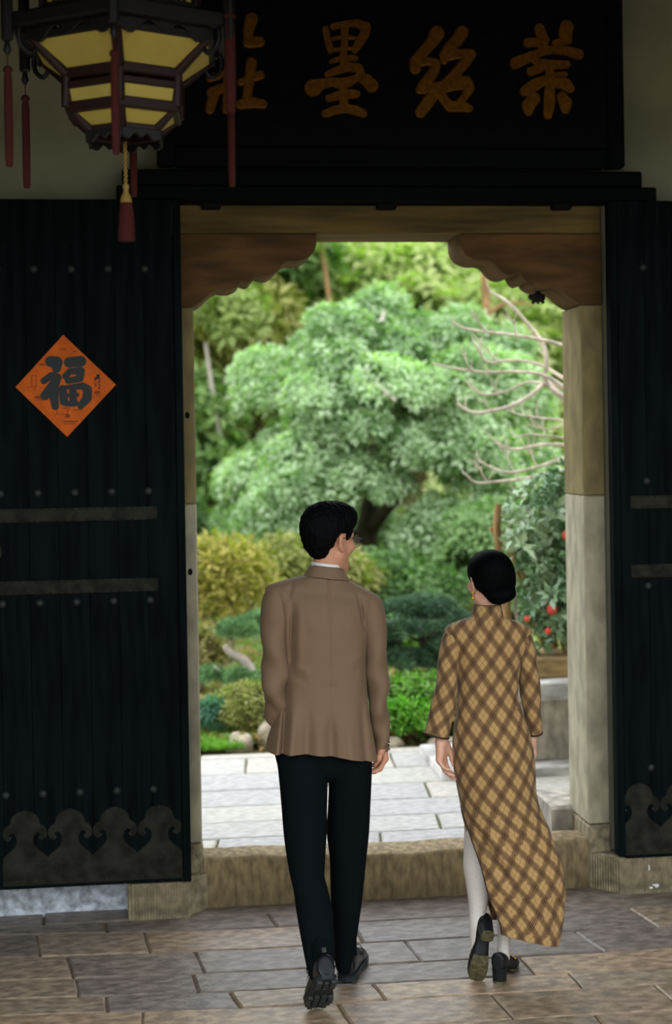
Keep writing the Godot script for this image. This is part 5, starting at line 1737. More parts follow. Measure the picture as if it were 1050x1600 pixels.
func build_man() -> void:
	var man := thing("person", Vector3(-0.43, 0, 1.1), "man in brown jacket and black trousers walking away, looking right through thin-rimmed glasses", "person")
	var head := Transform3D(Basis(Vector3.UP, deg_to_rad(-50.0)) * Basis(Vector3.RIGHT, deg_to_rad(-3.0)), Vector3(-0.408, 1.630, 1.075))
	var hs := 0.97
	# where the shoes are: the left one lifting off its toe, the right one flat on the ground
	var zl := Vector3(0.07, sin(deg_to_rad(38.0)), cos(deg_to_rad(38.0))).normalized()
	var xl := Vector3(1, 0, -0.07).normalized()
	var yl := zl.cross(xl).normalized()
	xl = yl.cross(zl)
	var at_left := Transform3D(Basis(xl, yl, zl), Vector3(-0.504, -0.004, 1.25) + zl * 0.29)
	var at_right := Transform3D(Basis(Vector3.UP, deg_to_rad(-17.0)), Vector3(-0.368, 0.003, 1.03))
	# the body
	var b := Body.new()
	b.cap(Vector3(-0.48, 0.93, 1.085), Vector3(-0.39, 0.93, 1.085), 0.075, 0.075, 0.05)
	b.cap(Vector3(-0.43, 0.95, 1.085), Vector3(-0.43, 1.15, 1.08), 0.08, 0.085, 0.06)
	b.cap(Vector3(-0.48, 1.28, 1.075), Vector3(-0.38, 1.26, 1.075), 0.085, 0.085, 0.06)
	b.cap(Vector3(-0.55, 1.385, 1.08), Vector3(-0.31, 1.36, 1.08), 0.05, 0.05, 0.05)
	b.chain([Vector3(-0.587, 1.385, 1.08), Vector3(-0.6145, 1.15, 1.107), Vector3(-0.605, 1.03, 1.074), Vector3(-0.575, 0.935, 1.018)], [0.038, 0.028, 0.025, 0.022], 0.02)
	b.chain([Vector3(-0.268, 1.35, 1.08), Vector3(-0.243, 1.13, 1.095), Vector3(-0.229, 0.95, 1.06)], [0.040, 0.032, 0.025], 0.03)
	b.chain([Vector3(-0.51, 0.87, 1.09), Vector3(-0.517, 0.48, 1.165), Vector3(-0.503, 0.31, 1.245), Vector3(-0.495, 0.22, 1.315), at_left * Vector3(0, 0.085, -0.062)], [0.06, 0.042, 0.034, 0.025, 0.022], 0.02)
	b.chain([Vector3(-0.35, 0.86, 1.085), Vector3(-0.355, 0.46, 1.02), Vector3(-0.365, 0.10, 0.98)], [0.06, 0.042, 0.03], 0.03)
	b.cap(at_left * Vector3(0, 0.075, -0.065), at_left * Vector3(0, 0.048, -0.20), 0.022, 0.016, 0.02)
	b.cap(at_right * Vector3(0, 0.075, -0.065), at_right * Vector3(0, 0.048, -0.20), 0.026, 0.018, 0.03)
	b.cap(Vector3(-0.425, 1.44, 1.08), Vector3(-0.424, 1.49, 1.078), 0.055, 0.052, 0.04)
	var mb := MB.new()
	put_body(mb, b, 0.014)
	var h := Body.new()
	head_shape(h, head, hs)
	h.cap(Vector3(-0.424, 1.46, 1.078), Vector3(-0.413, 1.60, 1.082), 0.053, 0.050, 0.025)
	put_body(mb, h, 0.0032)
	var hand := Body.new()
	hand_shape(hand, Vector3(-0.226, 0.925, 1.055), Vector3(0.03, -1, -0.06), Vector3(-1, -0.05, 0.25), 1.0, false, [[34, 38, 20], [40, 44, 22], [46, 48, 25], [50, 50, 28]], [[0.055, 0.044, 0.020], [0.082, 0.046, 0.034], [0.103, 0.040, 0.045]])
	put_body(mb, hand, 0.003)
	var hand2 := Body.new()
	hand_shape(hand2, Vector3(-0.565, 0.945, 1.025), Vector3(0.25, -1, -0.1), Vector3(1, 0, 0.1), 0.95, true, [[15, 20, 10], [15, 20, 10], [15, 20, 10], [15, 20, 10]], [[0.055, 0.036, 0.012], [0.075, 0.036, 0.02], [0.09, 0.03, 0.025]])
	put_body(mb, hand2, 0.0045)
	obj("body", mb, M["skin_man"], man, false)
	# short hair, fuller on top, clipped at the nape
	var hr := Body.new()
	var HP := func(x: float, y: float, z: float) -> Vector3: return head * (Vector3(x, y, z) * hs)
	hr.ell(HP.call(0, 0.055, 0.018), Vector3(0.087, 0.094, 0.107), 0.02, head.basis)
	hr.ell(HP.call(0.004, 0.094, -0.045), Vector3(0.074, 0.050, 0.062), 0.03, head.basis)
	hr.ell(HP.call(0, 0.002, 0.052), Vector3(0.062, 0.066, 0.046), 0.03, head.basis)
	hr.ell(HP.call(0, -0.045, -0.105), Vector3(0.092, 0.108, 0.088), 0.012, head.basis, true)
	for s in [-1.0, 1.0]:
		hr.ell(HP.call(s * 0.090, -0.014, 0.010), Vector3(0.040, 0.050, 0.034), 0.01, head.basis, true)
		hr.ell(HP.call(s * 0.100, -0.080, 0.05), Vector3(0.066, 0.076, 0.06), 0.014, head.basis, true)
	var hm := MB.new()
	put_body(hm, hr, 0.0035)
	var lock := FastNoiseLite.new()
	lock.seed = 3
	lock.frequency = 28.0
	for k in hm.v.size():
		var p := hm.v[k]
		var dir := (p - head.origin).normalized()
		hm.v[k] = p + dir * (0.0045 * lock.get_noise_3d(p.x * 1.6, p.y * 0.7, p.z * 1.6) + 0.003 * lock.get_noise_3d(p.x * 4.0, p.y * 1.2, p.z * 4.0))
	obj("hair", hm, M["hair_black"], man)
	# spectacles
	var sp := MB.new()
	var lenses := MB.new()
	for s in [-1.0, 1.0]:
		var pts := []
		var disc := PackedVector3Array()
		for k in 25:
			var a := TAU * k / 24.0
			var p: Vector3 = HP.call(s * 0.036 + 0.0255 * cos(a), 0.002 + 0.0225 * sin(a), -0.112 + 0.006 * absf(s * 0.036 + 0.0255 * cos(a)) / 0.06)
			pts.append(p)
			if k < 24: disc.append(p)
		sp.tube(pts, 0.0013, 6)
		var back := PackedVector3Array()
		for p in disc: back.append(p + head.basis * Vector3(0, 0, 0.001))
		lenses.loft([disc, back], true, true, true)
		sp.tube(smooth_path([HP.call(s * 0.061, 0.012, -0.107), HP.call(s * 0.073, 0.013, -0.098), HP.call(s * 0.080, 0.015, -0.05), HP.call(s * 0.083, 0.017, 0.0), HP.call(s * 0.085, 0.006, 0.03)], 3), 0.0016, 6)
	sp.tube(smooth_path([HP.call(-0.011, 0.006, -0.113), HP.call(0, 0.010, -0.117), HP.call(0.011, 0.006, -0.113)], 3), 0.0013, 6)
	var specs := obj("spectacles", sp, M["spectacle_metal"], man)
	obj("lens", lenses, M["spectacle_lens"], specs)
	# white shirt collar, a thin line above the jacket's
	var sc := MB.new()
	var srings := []
	for q in [[1.47, 0.050, 0.052], [1.515, 0.057, 0.060], [1.553, 0.0555, 0.059]]:
		var r := PackedVector3Array()
		for k in 48:
			var a := TAU * k / 48.0
			r.append(Vector3(-0.419 + q[1] * cos(a), q[0] - 0.13 * q[1] * cos(a) - (0.03 * pow(maxf(0, -sin(a)), 1.5)), 1.078 + q[2] * sin(a)))
		srings.append(r)
	sc.sheet(srings, true, 0.003)
	obj("shirt_collar", sc, M["shirt_cloth"], man)
	# trousers
	var tr := MB.new()
	var legs := [
		[[0.96, -0.595, -0.415, 1.085, 0.085], [0.887, -0.620, -0.43, 1.087, 0.09], [0.824, -0.611, -0.432, 1.097, 0.094], [0.769, -0.607, -0.434, 1.115, 0.095], [0.687, -0.602, -0.439, 1.13, 0.09], [0.599, -0.598, -0.444, 1.15, 0.083], [0.533, -0.592, -0.451, 1.165, 0.078], [0.49, -0.586, -0.455, 1.175, 0.075], [0.45, -0.580, -0.459, 1.19, 0.073], [0.408, -0.571, -0.449, 1.21, 0.071], [0.35, -0.566, -0.439, 1.24, 0.07], [0.29, -0.559, -0.439, 1.275, 0.069], [0.235, -0.551, -0.441, 1.31, 0.068], [0.19, -0.544, -0.446, 1.335, 0.066], [0.158, -0.537, -0.452, 1.352, 0.064]],
		[[0.95, -0.445, -0.27, 1.085, 0.085], [0.839, -0.43, -0.267, 1.083, 0.092], [0.75, -0.423, -0.269, 1.072, 0.093], [0.661, -0.425, -0.272, 1.055, 0.088], [0.563, -0.430, -0.276, 1.04, 0.081], [0.465, -0.419, -0.285, 1.024, 0.075], [0.393, -0.417, -0.292, 1.016, 0.072], [0.321, -0.416, -0.300, 1.01, 0.07], [0.25, -0.412, -0.310, 1.004, 0.068], [0.178, -0.411, -0.321, 0.998, 0.067], [0.13, -0.408, -0.328, 0.994, 0.066], [0.082, -0.404, -0.340, 0.99, 0.064], [0.055, -0.400, -0.347, 0.988, 0.062]]]
	for leg in legs:
		var rings := []
		for i in 61:
			var q := between(leg, float(i) / 60.0 * (leg.size() - 1))
			var r := PackedVector3Array()
			for k in 40:
				var a := TAU * k / 40.0
				var w := 1.0 + 0.012 * sin(a * 3.0 + i * 0.35)
				r.append(Vector3((q[1] + q[2]) / 2.0 + (q[2] - q[1]) / 2.0 * power(cos(a), 0.85), q[0] - 0.012 * sin(a) * float(i) / 60.0, q[3] + q[4] * w * power(sin(a), 0.85)))
			rings.append(r)
		tr.sheet(rings, true, -0.004)
	var seat := []
	for q in [[0.762, -0.445, -0.415, 0.02], [0.768, -0.48, -0.38, 0.045], [0.785, -0.54, -0.325, 0.07], [0.81, -0.585, -0.285, 0.083], [0.85, -0.606, -0.272, 0.089], [0.90, -0.612, -0.276, 0.088], [0.97, -0.59, -0.285, 0.084]]:
		var r := PackedVector3Array()
		for k in 48:
			var a := TAU * k / 48.0
			r.append(Vector3((q[1] + q[2]) / 2.0 + (q[2] - q[1]) / 2.0 * power(cos(a), 0.85), q[0], 1.087 + q[3] * power(sin(a), 0.85)))
		seat.append(r)
	tr.loft(seat, true, true, true)
	obj("trousers", tr, M["trouser_cloth"], man, true)
	build_jacket(man)
	for q in [[at_left, Vector3(-0.497, 0.26, 1.285)], [at_right, Vector3(-0.362, 0.22, 0.985)]]:
		var sock := MB.new()
		sock.tube([q[0] * Vector3(0, 0.06, -0.075), q[0] * Vector3(0, 0.10, -0.055), q[0] * Vector3(0, 0.13, -0.052), q[1]], [0.030, 0.0325, 0.034, 0.038], 16)
		obj("sock", sock, M["trouser_cloth"], man)
	man_shoe(man, at_left, -1.0)
	man_shoe(man, at_right, 1.0)


func build_jacket(man: Node3D) -> void:
	# height along the body, left and right edges, half depth behind and before, middle z
	var rows := [
		[0.864, -0.652, -0.250, 0.125, 0.12, 1.092], [0.90, -0.645, -0.255, 0.122, 0.12, 1.091], [0.95, -0.627, -0.263, 0.118, 0.118, 1.09], [1.0, -0.609, -0.271, 0.114, 0.116, 1.088], [1.06, -0.591, -0.278, 0.111, 0.114, 1.086],
		[1.12, -0.581, -0.282, 0.110, 0.113, 1.085], [1.2, -0.584, -0.283, 0.113, 0.115, 1.083], [1.28, -0.594, -0.278, 0.118, 0.118, 1.081], [1.34, -0.606, -0.268, 0.119, 0.117, 1.08], [1.38, -0.620, -0.252, 0.112, 0.110, 1.079], [1.41, -0.634, -0.236, 0.103, 0.101, 1.079],
		[1.432, -0.645, -0.223, 0.092, 0.091, 1.078], [1.447, -0.639, -0.226, 0.084, 0.084, 1.078], [1.461, -0.617, -0.246, 0.080, 0.080, 1.078], [1.475, -0.58, -0.279, 0.074, 0.074, 1.078], [1.488, -0.545, -0.308, 0.069, 0.07, 1.078], [1.499, -0.515, -0.332, 0.066, 0.069, 1.078], [1.508, -0.492, -0.350, 0.063, 0.068, 1.078], [1.514, -0.484, -0.356, 0.061, 0.066, 1.078]]
	var cr := [
		[Vector2(-0.553, 1.46), Vector2(-0.560, 1.14), 0.013, -0.0085], [Vector2(-0.530, 1.44), Vector2(-0.538, 1.18), 0.016, 0.005],
		[Vector2(-0.548, 1.50), Vector2(-0.572, 1.42), 0.010, -0.006], [Vector2(-0.600, 1.44), Vector2(-0.590, 1.24), 0.008, -0.006],
		[Vector2(-0.318, 1.47), Vector2(-0.290, 1.31), 0.009, -0.007], [Vector2(-0.24, 1.43), Vector2(-0.288, 1.31), 0.009, -0.006], [Vector2(-0.294, 1.30), Vector2(-0.297, 1.02), 0.012, -0.006],
		[Vector2(-0.570, 1.17), Vector2(-0.602, 0.85), 0.011, -0.022, 1], [Vector2(-0.550, 1.12), Vector2(-0.575, 0.85), 0.018, 0.010, 1], [Vector2(-0.590, 1.10), Vector2(-0.63, 0.86), 0.014, 0.012, 1],
		[Vector2(-0.50, 1.10), Vector2(-0.518, 0.84), 0.018, -0.010, 1], [Vector2(-0.425, 1.05), Vector2(-0.425, 0.84), 0.016, -0.013, 1], [Vector2(-0.47, 1.02), Vector2(-0.475, 0.84), 0.02, 0.006, 1], [Vector2(-0.315, 1.12), Vector2(-0.300, 0.84), 0.014, -0.011, 1], [Vector2(-0.36, 1.06), Vector2(-0.358, 0.84), 0.022, 0.006, 1],
		[Vector2(-0.36, 1.20), Vector2(-0.295, 1.225), 0.012, 0.003], [Vector2(-0.35, 1.165), Vector2(-0.29, 1.185), 0.011, -0.003], [Vector2(-0.56, 1.20), Vector2(-0.49, 1.17), 0.012, 0.003], [Vector2(-0.57, 1.165), Vector2(-0.50, 1.14), 0.011, -0.003], [Vector2(-0.47, 1.12), Vector2(-0.39, 1.115), 0.012, -0.0025],
		[Vector2(-0.50, 1.46), Vector2(-0.49, 1.3), 0.028, 0.004], [Vector2(-0.36, 1.44), Vector2(-0.345, 1.28), 0.028, 0.004],
		[Vector2(-0.421, 1.52), Vector2(-0.427, 1.2), 0.0042, -0.0032, 1], [Vector2(-0.427, 1.2), Vector2(-0.437, 0.84), 0.0042, -0.0032, 1],
		[Vector2(-0.616, 1.45), Vector2(-0.602, 1.38), 0.0042, -0.004, 1], [Vector2(-0.602, 1.38), Vector2(-0.588, 1.25), 0.0042, -0.004, 1], [Vector2(-0.252, 1.40), Vector2(-0.266, 1.34), 0.0042, -0.004, 1], [Vector2(-0.266, 1.34), Vector2(-0.278, 1.22), 0.0042, -0.004, 1],
		[Vector2(-0.555, 1.40), Vector2(-0.566, 1.20), 0.006, -0.006], [Vector2(-0.308, 1.42), Vector2(-0.292, 1.30), 0.006, -0.005], [Vector2(-0.55, 1.245), Vector2(-0.575, 1.17), 0.008, -0.004]]
	var rings := []
	for i in 181:
		var q := between(rows, float(i) / 180.0 * (rows.size() - 1))
		var r := PackedVector3Array()
		var low := smoothstep(1.06, 0.86, q[0])
		for k in 360:
			var a := TAU * k / 360.0
			var round_up := smoothstep(1.26, 1.42, q[0])
			var x: float = (q[1] + q[2]) / 2.0 + (q[2] - q[1]) / 2.0 * power(cos(a), lerpf(0.72, 0.92, round_up))
			var dz: float = (q[3] if sin(a) > 0 else q[4]) * power(sin(a), lerpf(0.78, 1.0, round_up))
			var y: float = q[0] - 0.125 * (x + 0.43)
			if sin(a) > 0: dz += 1.45 * creases(cr, Vector2(x, y)) * smoothstep(0.0, 0.35, sin(a))
			dz += low * 0.006 * sin(a * 6.0 + 0.7) * (1.0 if sin(a) > 0 else 0.4)
			y -= low * 0.012 * sin(a) * cos(a * 2.0)
			r.append(Vector3(x, y, q[5] + dz))
		rings.append(r)
	var mb := MB.new()
	mb.sheet(rings, true, 0.0035)
	var jacket := obj("jacket", mb, M["jacket_cloth"], man, true)
	# sleeves
	var wr_l := func(t: float, a: float) -> float:
		return 0.0062 * sin(a * 2.0 + t * 26.0) * smoothstep(0.18, 0.45, t) * smoothstep(1.02, 0.8, t) + 0.0036 * sin(a * 1.0 - t * 34.0 + 1.0) * smoothstep(0.3, 0.6, t) + 0.002 * sin(t * 60.0 + a * 3.0) * smoothstep(0.6, 0.8, t)
	var left := [[-0.578, 1.452, 1.078, 0.034, 0.050], [-0.600, 1.432, 1.079, 0.0505, 0.066], [-0.607, 1.37, 1.083, 0.0560, 0.073], [-0.610, 1.30, 1.09, 0.0525, 0.068], [-0.6135, 1.22, 1.10, 0.0485, 0.062], [-0.6155, 1.15, 1.108, 0.0465, 0.059], [-0.6145, 1.09, 1.10, 0.045, 0.056], [-0.606, 1.03, 1.075, 0.042, 0.052], [-0.592, 0.975, 1.045, 0.039, 0.048], [-0.578, 0.935, 1.02, 0.037, 0.045]]
	var sl := MB.new()
	cloth_tube(sl, left, 80, 48, wr_l)
	obj("sleeve", sl, M["jacket_cloth"], jacket, true)
	var wr_r := func(t: float, a: float) -> float:
		return 0.0046 * sin(a * 2.0 - t * 24.0 + 0.6) * smoothstep(0.2, 0.5, t) + 0.0026 * sin(a * 1.0 + t * 38.0) * smoothstep(0.35, 0.5, t) * smoothstep(0.95, 0.6, t)
	var right := [[-0.287, 1.413, 1.078, 0.034, 0.050], [-0.266, 1.395, 1.079, 0.0485, 0.064], [-0.2575, 1.335, 1.082, 0.052, 0.071], [-0.251, 1.27, 1.088, 0.046, 0.066], [-0.246, 1.20, 1.094, 0.0405, 0.060], [-0.243, 1.13, 1.095, 0.0385, 0.057], [-0.2405, 1.06, 1.09, 0.037, 0.054], [-0.236, 0.99, 1.08, 0.0345, 0.05], [-0.231, 0.93, 1.07, 0.031, 0.046], [-0.2285, 0.885, 1.065, 0.029, 0.043], [-0.228, 0.866, 1.064, 0.0285, 0.042]]
	var sr := MB.new()
	cloth_tube(sr, right, 80, 48, wr_r)
	var sleeve := obj("sleeve", sr, M["jacket_cloth"], jacket, true)
	for k in 4:
		var bt := MB.new()
		bt.ball(Vector3(-0.2035 + 0.0008 * k, 0.885 + k * 0.012, 1.088), Vector3(0.003, 0.0052, 0.0052), 10, 6)
		obj("cuff_button", bt, M["button"], sleeve)
	# the turned-down collar
	var cr_rings := []
	for q in [[1.502, 0.086, 0.0765, 0.004], [1.508, 0.083, 0.076, 0.004], [1.518, 0.0765, 0.073, 0.0], [1.530, 0.069, 0.0695, 0.0], [1.540, 0.064, 0.0665, 0.0], [1.544, 0.0615, 0.064, 0.0], [1.541, 0.0585, 0.0615, 0.0], [1.52, 0.059, 0.062, 0.0]]:
		var r := PackedVector3Array()
		for k in 65:
			var a := -0.62 + (PI + 1.24) * k / 64.0
			var fall := 0.035 * pow(maxf(0.0, -sin(a)), 1.2) + 0.022 * maxf(0.0, absf(cos(a)) - 0.75)
			r.append(Vector3(-0.420 + q[1] * cos(a), q[0] - 0.125 * q[1] * cos(a) - fall, 1.078 + q[2] * sin(a)))
		cr_rings.append(r)
	var col := MB.new()
	col.sheet(cr_rings, false, 0.002)
	obj("collar", col, M["jacket_cloth"], jacket, true)


func man_shoe(man: Node3D, at: Transform3D, side: float) -> void:
	var outline := [Vector2(0, 0.002), Vector2(0.018, -0.002), Vector2(0.032, -0.014), Vector2(0.039, -0.04), Vector2(0.039, -0.08), Vector2(0.038, -0.11), Vector2(0.042, -0.15), Vector2(0.049, -0.195), Vector2(0.049, -0.23), Vector2(0.040, -0.262), Vector2(0.022, -0.284), Vector2(-0.004, -0.291), Vector2(-0.028, -0.282), Vector2(-0.044, -0.255), Vector2(-0.050, -0.215), Vector2(-0.046, -0.165), Vector2(-0.036, -0.115), Vector2(-0.036, -0.07), Vector2(-0.038, -0.035), Vector2(-0.031, -0.013), Vector2(-0.017, -0.002)]
	var flat_turn := Basis(Vector3.RIGHT, Vector3(0, 0, -1), Vector3.UP)
	var poly := PackedVector2Array()
	for p in outline: poly.append(Vector2(p.x * side, -p.y))
	var shoe_mb := MB.new()
	# upper
	var rings := []
	var rows := [[0.000, 0.0, 0.018, 0.082], [-0.004, 0.0, 0.030, 0.096], [-0.03, 0.0, 0.035, 0.104], [-0.07, 0.001, 0.036, 0.108], [-0.10, 0.002, 0.036, 0.104], [-0.13, 0.002, 0.038, 0.092], [-0.16, 0.001, 0.042, 0.078], [-0.195, 0.0, 0.046, 0.066], [-0.23, -0.001, 0.045, 0.058], [-0.258, -0.002, 0.038, 0.052], [-0.276, -0.003, 0.026, 0.045], [-0.286, -0.003, 0.010, 0.034]]
	for i in 45:
		var q := between(rows, float(i) / 44.0 * (rows.size() - 1))
		var r := PackedVector3Array()
		for k in 28:
			var a := TAU * k / 28.0
			r.append(at * Vector3((q[1] + q[2] * power(cos(a), 0.8)) * side, 0.018 + (q[3] - 0.018) * (0.42 + 0.58 * power(sin(a), 0.9) if sin(a) > 0 else 0.42 + 0.42 * sin(a)), q[0]))
		rings.append(r)
	shoe_mb.loft(rings, true, true, true)
	var shoe := obj("shoe", shoe_mb, M["shoe_leather"], man)
	# welt and sole with a heel block, then the lugs
	var sole := MB.new()
	sole.prism(poly, 0.008, 0.024, 0.002, at * Transform3D(flat_turn, Vector3.ZERO))
	obj("sole", sole, M["shoe_rubber"], shoe)
	var tread := MB.new()
	var lugs := []
	for k in 5:
		var zc := -0.262 + k * 0.023
		var wide: float = [0.018, 0.028, 0.033, 0.033, 0.030][k]
		for s in [-1.0, 1.0]:
			lugs.append([s * (wide + 0.006), zc, 0.018, 0.015, s * 0.25])
			lugs.append([s * 0.013, zc + 0.008, 0.017, 0.013, s * 0.6])
	for k in 3:
		for s in [-1.0, 1.0]:
			lugs.append([s * 0.026, -0.02 - k * 0.024, 0.019, 0.016, s * 0.2])
		lugs.append([0.0, -0.026 - k * 0.024, 0.016, 0.012, 0.785])
	for l in lugs: tread.box(at * Vector3(l[0] * side, 0.0035, l[1]), Vector3(l[2], 0.012, l[3]), 0.0015, at.basis * Basis(Vector3.UP, l[4]))
	obj("tread", tread, M["worn_sole"], shoe).set_meta("kind", "stuff")
	var rim := MB.new()
	var pts := []
	for p in outline: pts.append(at * Vector3(p.x * side * 0.97, 0.026, p.y * 0.985 - 0.001))
	pts.append(pts[0])
	rim.tube(smooth_path(pts, 3), 0.0028, 5)
	obj("welt", rim, M["shoe_rubber"], shoe)
	var tab := MB.new()
	tab.box(at * Vector3(0.0, 0.108, 0.001), Vector3(0.016, 0.018, 0.004), 0.0012, at.basis)
	obj("pull_tab", tab, M["worn_sole"], shoe)
	var lace := MB.new()
	for s in [-1.0, 1.0]:
		lace.tube(smooth_path([at * Vector3(s * 0.006, 0.094, -0.128), at * Vector3(s * 0.028, 0.108, -0.124), at * Vector3(s * 0.046, 0.090, -0.118), at * Vector3(s * 0.040, 0.072, -0.122), at * Vector3(s * 0.012, 0.092, -0.13)], 4), 0.0016, 5)
		lace.tube(smooth_path([at * Vector3(s * 0.006, 0.093, -0.13), at * Vector3(s * 0.030, 0.085, -0.13), at * Vector3(s * 0.048, 0.055, -0.125)], 4), 0.0015, 5)
	for k in 3: lace.tube([at * Vector3(-0.016, 0.088 - k * 0.007, -0.138 - k * 0.013), at * Vector3(0.016, 0.088 - k * 0.007, -0.138 - k * 0.013)], 0.0017, 5)
	obj("lace", lace, M["trouser_cloth"], shoe)


# ---------------------------------------------------------------- the woman

func build_woman() -> void:
	var w := thing("person", Vector3(0.19, 0, 1.05), "woman in long tan plaid dress with low black bun, walking away beside the man", "person")
	var head := Transform3D(Basis(Vector3.UP, deg_to_rad(14.0)) * Basis(Vector3.FORWARD, deg_to_rad(-2.0)), Vector3(0.190, 1.462, 1.035))
	var hs := 0.90
	var b := Body.new()
	b.cap(Vector3(0.15, 0.83, 1.05), Vector3(0.24, 0.83, 1.05), 0.092, 0.092, 0.05)
	b.cap(Vector3(0.195, 0.88, 1.05), Vector3(0.18, 1.05, 1.04), 0.08, 0.075, 0.06)
	b.cap(Vector3(0.15, 1.17, 1.035), Vector3(0.215, 1.17, 1.035), 0.075, 0.075, 0.06)
	b.cap(Vector3(0.085, 1.255, 1.035), Vector3(0.28, 1.25, 1.035), 0.036, 0.036, 0.04)
	b.chain([Vector3(0.055, 1.255, 1.035), Vector3(0.018, 1.04, 1.06), Vector3(-0.001, 0.90, 1.05)], [0.030, 0.026, 0.021], 0.025)
	b.chain([Vector3(0.312, 1.245, 1.035), Vector3(0.340, 1.04, 1.03), Vector3(0.352, 0.90, 1.0)], [0.030, 0.026, 0.020], 0.025)
	b.chain([Vector3(0.14, 0.80, 1.04), Vector3(0.138, 0.46, 1.0), Vector3(0.118, 0.21, 1.055)], [0.055, 0.038, 0.02], 0.03)
	b.chain([Vector3(0.25, 0.80, 1.04), Vector3(0.26, 0.45, 0.98), Vector3(0.218, 0.10, 1.045)], [0.07, 0.042, 0.018], 0.03)
	b.cap(Vector3(0.118, 0.21, 1.055), Vector3(0.112, 0.08, 1.065), 0.020, 0.018, 0.02)
	b.cap(Vector3(0.216, 0.10, 1.048), Vector3(0.25, 0.028, 0.978), 0.017, 0.011, 0.02)
	b.cap(Vector3(0.183, 1.28, 1.035), Vector3(0.184, 1.34, 1.037), 0.042, 0.042, 0.04)
	var mb := MB.new()
	put_body(mb, b, 0.012)
	var h := Body.new()
	head_shape(h, head, hs)
	h.cap(Vector3(0.183, 1.31, 1.037), Vector3(0.187, 1.44, 1.045), 0.0425, 0.042, 0.02)
	put_body(mb, h, 0.003)
	var hand := Body.new()
	hand_shape(hand, Vector3(-0.001, 0.893, 1.05), Vector3(-0.03, -1, 0.02), Vector3(0.80, 0, 0.60), 0.90, false, [[20, 22, 12], [26, 26, 14], [32, 30, 16], [38, 32, 18]], [[0.058, 0.040, 0.022], [0.086, 0.044, 0.030], [0.108, 0.042, 0.036]])
	put_body(mb, hand, 0.0026)
	var hand2 := Body.new()
	hand_shape(hand2, Vector3(0.351, 0.895, 1.0), Vector3(0.0, -1, -0.05), Vector3(-1, 0, 0.1), 0.86, false, [[14, 20, 12], [18, 22, 12], [22, 24, 14], [26, 26, 14]], [[0.058, 0.036, 0.018], [0.084, 0.038, 0.026], [0.104, 0.034, 0.030]])
	put_body(mb, hand2, 0.003)
	obj("body", mb, M["skin_woman"], w)
	# sleek hair and the rolled bun
	var HP := func(x: float, y: float, z: float) -> Vector3: return head * (Vector3(x, y, z) * hs)
	var hr := Body.new()
	hr.ell(HP.call(0, 0.050, 0.018), Vector3(0.083, 0.079, 0.098), 0.02, head.basis)
	hr.ell(HP.call(0.004, 0.0, 0.050), Vector3(0.078, 0.062, 0.056), 0.03, head.basis)
	hr.ell(HP.call(0, -0.062, -0.100), Vector3(0.094, 0.100, 0.092), 0.008, head.basis, true)
	hr.ell(HP.call(-0.086, -0.045, 0.0), Vector3(0.034, 0.058, 0.030), 0.01, head.basis, true)
	hr.ell(HP.call(0.086, -0.045, 0.0), Vector3(0.034, 0.054, 0.028), 0.01, head.basis, true)
	hr.ell(Vector3(0.118, 1.392, 1.075), Vector3(0.040, 0.050, 0.055), 0.012, Basis(Vector3.BACK, -0.75), true)
	var hm := MB.new()
	put_body(hm, hr, 0.0032)
	var hair := obj("hair", hm, M["hair_sleek"], w)
	var bn := Body.new()
	bn.ell(Vector3(0.220, 1.425, 1.125), Vector3(0.050, 0.031, 0.034), 0.01, Basis(Vector3.BACK, 0.10))
	bn.ell(Vector3(0.196, 1.418, 1.118), Vector3(0.038, 0.029, 0.032), 0.012, Basis(Vector3.BACK, -0.35))
	bn.cap(Vector3(0.185, 1.445, 1.125), Vector3(0.255, 1.447, 1.120), 0.014, 0.013, 0.008)
	var bm := MB.new()
	put_body(bm, bn, 0.0028)
	obj("bun", bm, M["hair_sleek"], hair)
	var er := MB.new()
	er.ball(HP.call(-0.083, -0.036, 0.012), Vector3.ONE * 0.0042, 10, 6)
	er.tube([HP.call(-0.083, -0.036, 0.012), HP.call(-0.083, -0.05, 0.012)], 0.001, 5)
	er.ball(HP.call(-0.083, -0.056, 0.012), Vector3(0.0048, 0.0065, 0.0048), 10, 6)
	obj("earring", er, M["jewel_gold"], w)
	var br := MB.new()
	for k in 20:
		var a := TAU * k / 20.0
		br.ball(Vector3(0.351 + 0.0235 * cos(a), 0.880 + 0.004 * sin(a), 1.0 + 0.024 * sin(a)), Vector3.ONE * 0.0042, 8, 6)
	obj("bracelet", br, M["bead_dark"], w)
	var rg := MB.new()
	rg.ball(Vector3(0.3475, 0.782, 1.028), Vector3(0.0075, 0.005, 0.007), 10, 6)
	obj("ring", rg, M["bead_dark"], w)
	build_dress(w)
	# white stockings
	for leg in [[[0.66, 0.150, 1.0, 0.060], [0.592, 0.149, 0.998, 0.058], [0.516, 0.145, 0.995, 0.055], [0.451, 0.139, 1.0, 0.053], [0.404, 0.134, 1.008, 0.052], [0.346, 0.134, 1.02, 0.046], [0.286, 0.130, 1.035, 0.037], [0.246, 0.124, 1.046, 0.0305], [0.205, 0.117, 1.055, 0.026], [0.12, 0.116, 1.058, 0.024]], [[0.6, 0.262, 1.0, 0.06], [0.45, 0.258, 0.995, 0.052], [0.33, 0.248, 1.01, 0.047], [0.24, 0.236, 1.03, 0.036], [0.17, 0.226, 1.042, 0.026], [0.12, 0.221, 1.048, 0.0225], [0.07, 0.218, 1.048, 0.024]]]:
		var rings := []
		for i in 50:
			var q := between(leg, float(i) / 49.0 * (leg.size() - 1))
			var r := PackedVector3Array()
			for k in 30:
				var a := TAU * k / 30.0
				r.append(Vector3(q[1] + q[3] * cos(a), q[0], q[2] + q[3] * 1.08 * sin(a)))
			rings.append(r)
		var st := MB.new()
		st.loft(rings, true, true, true)
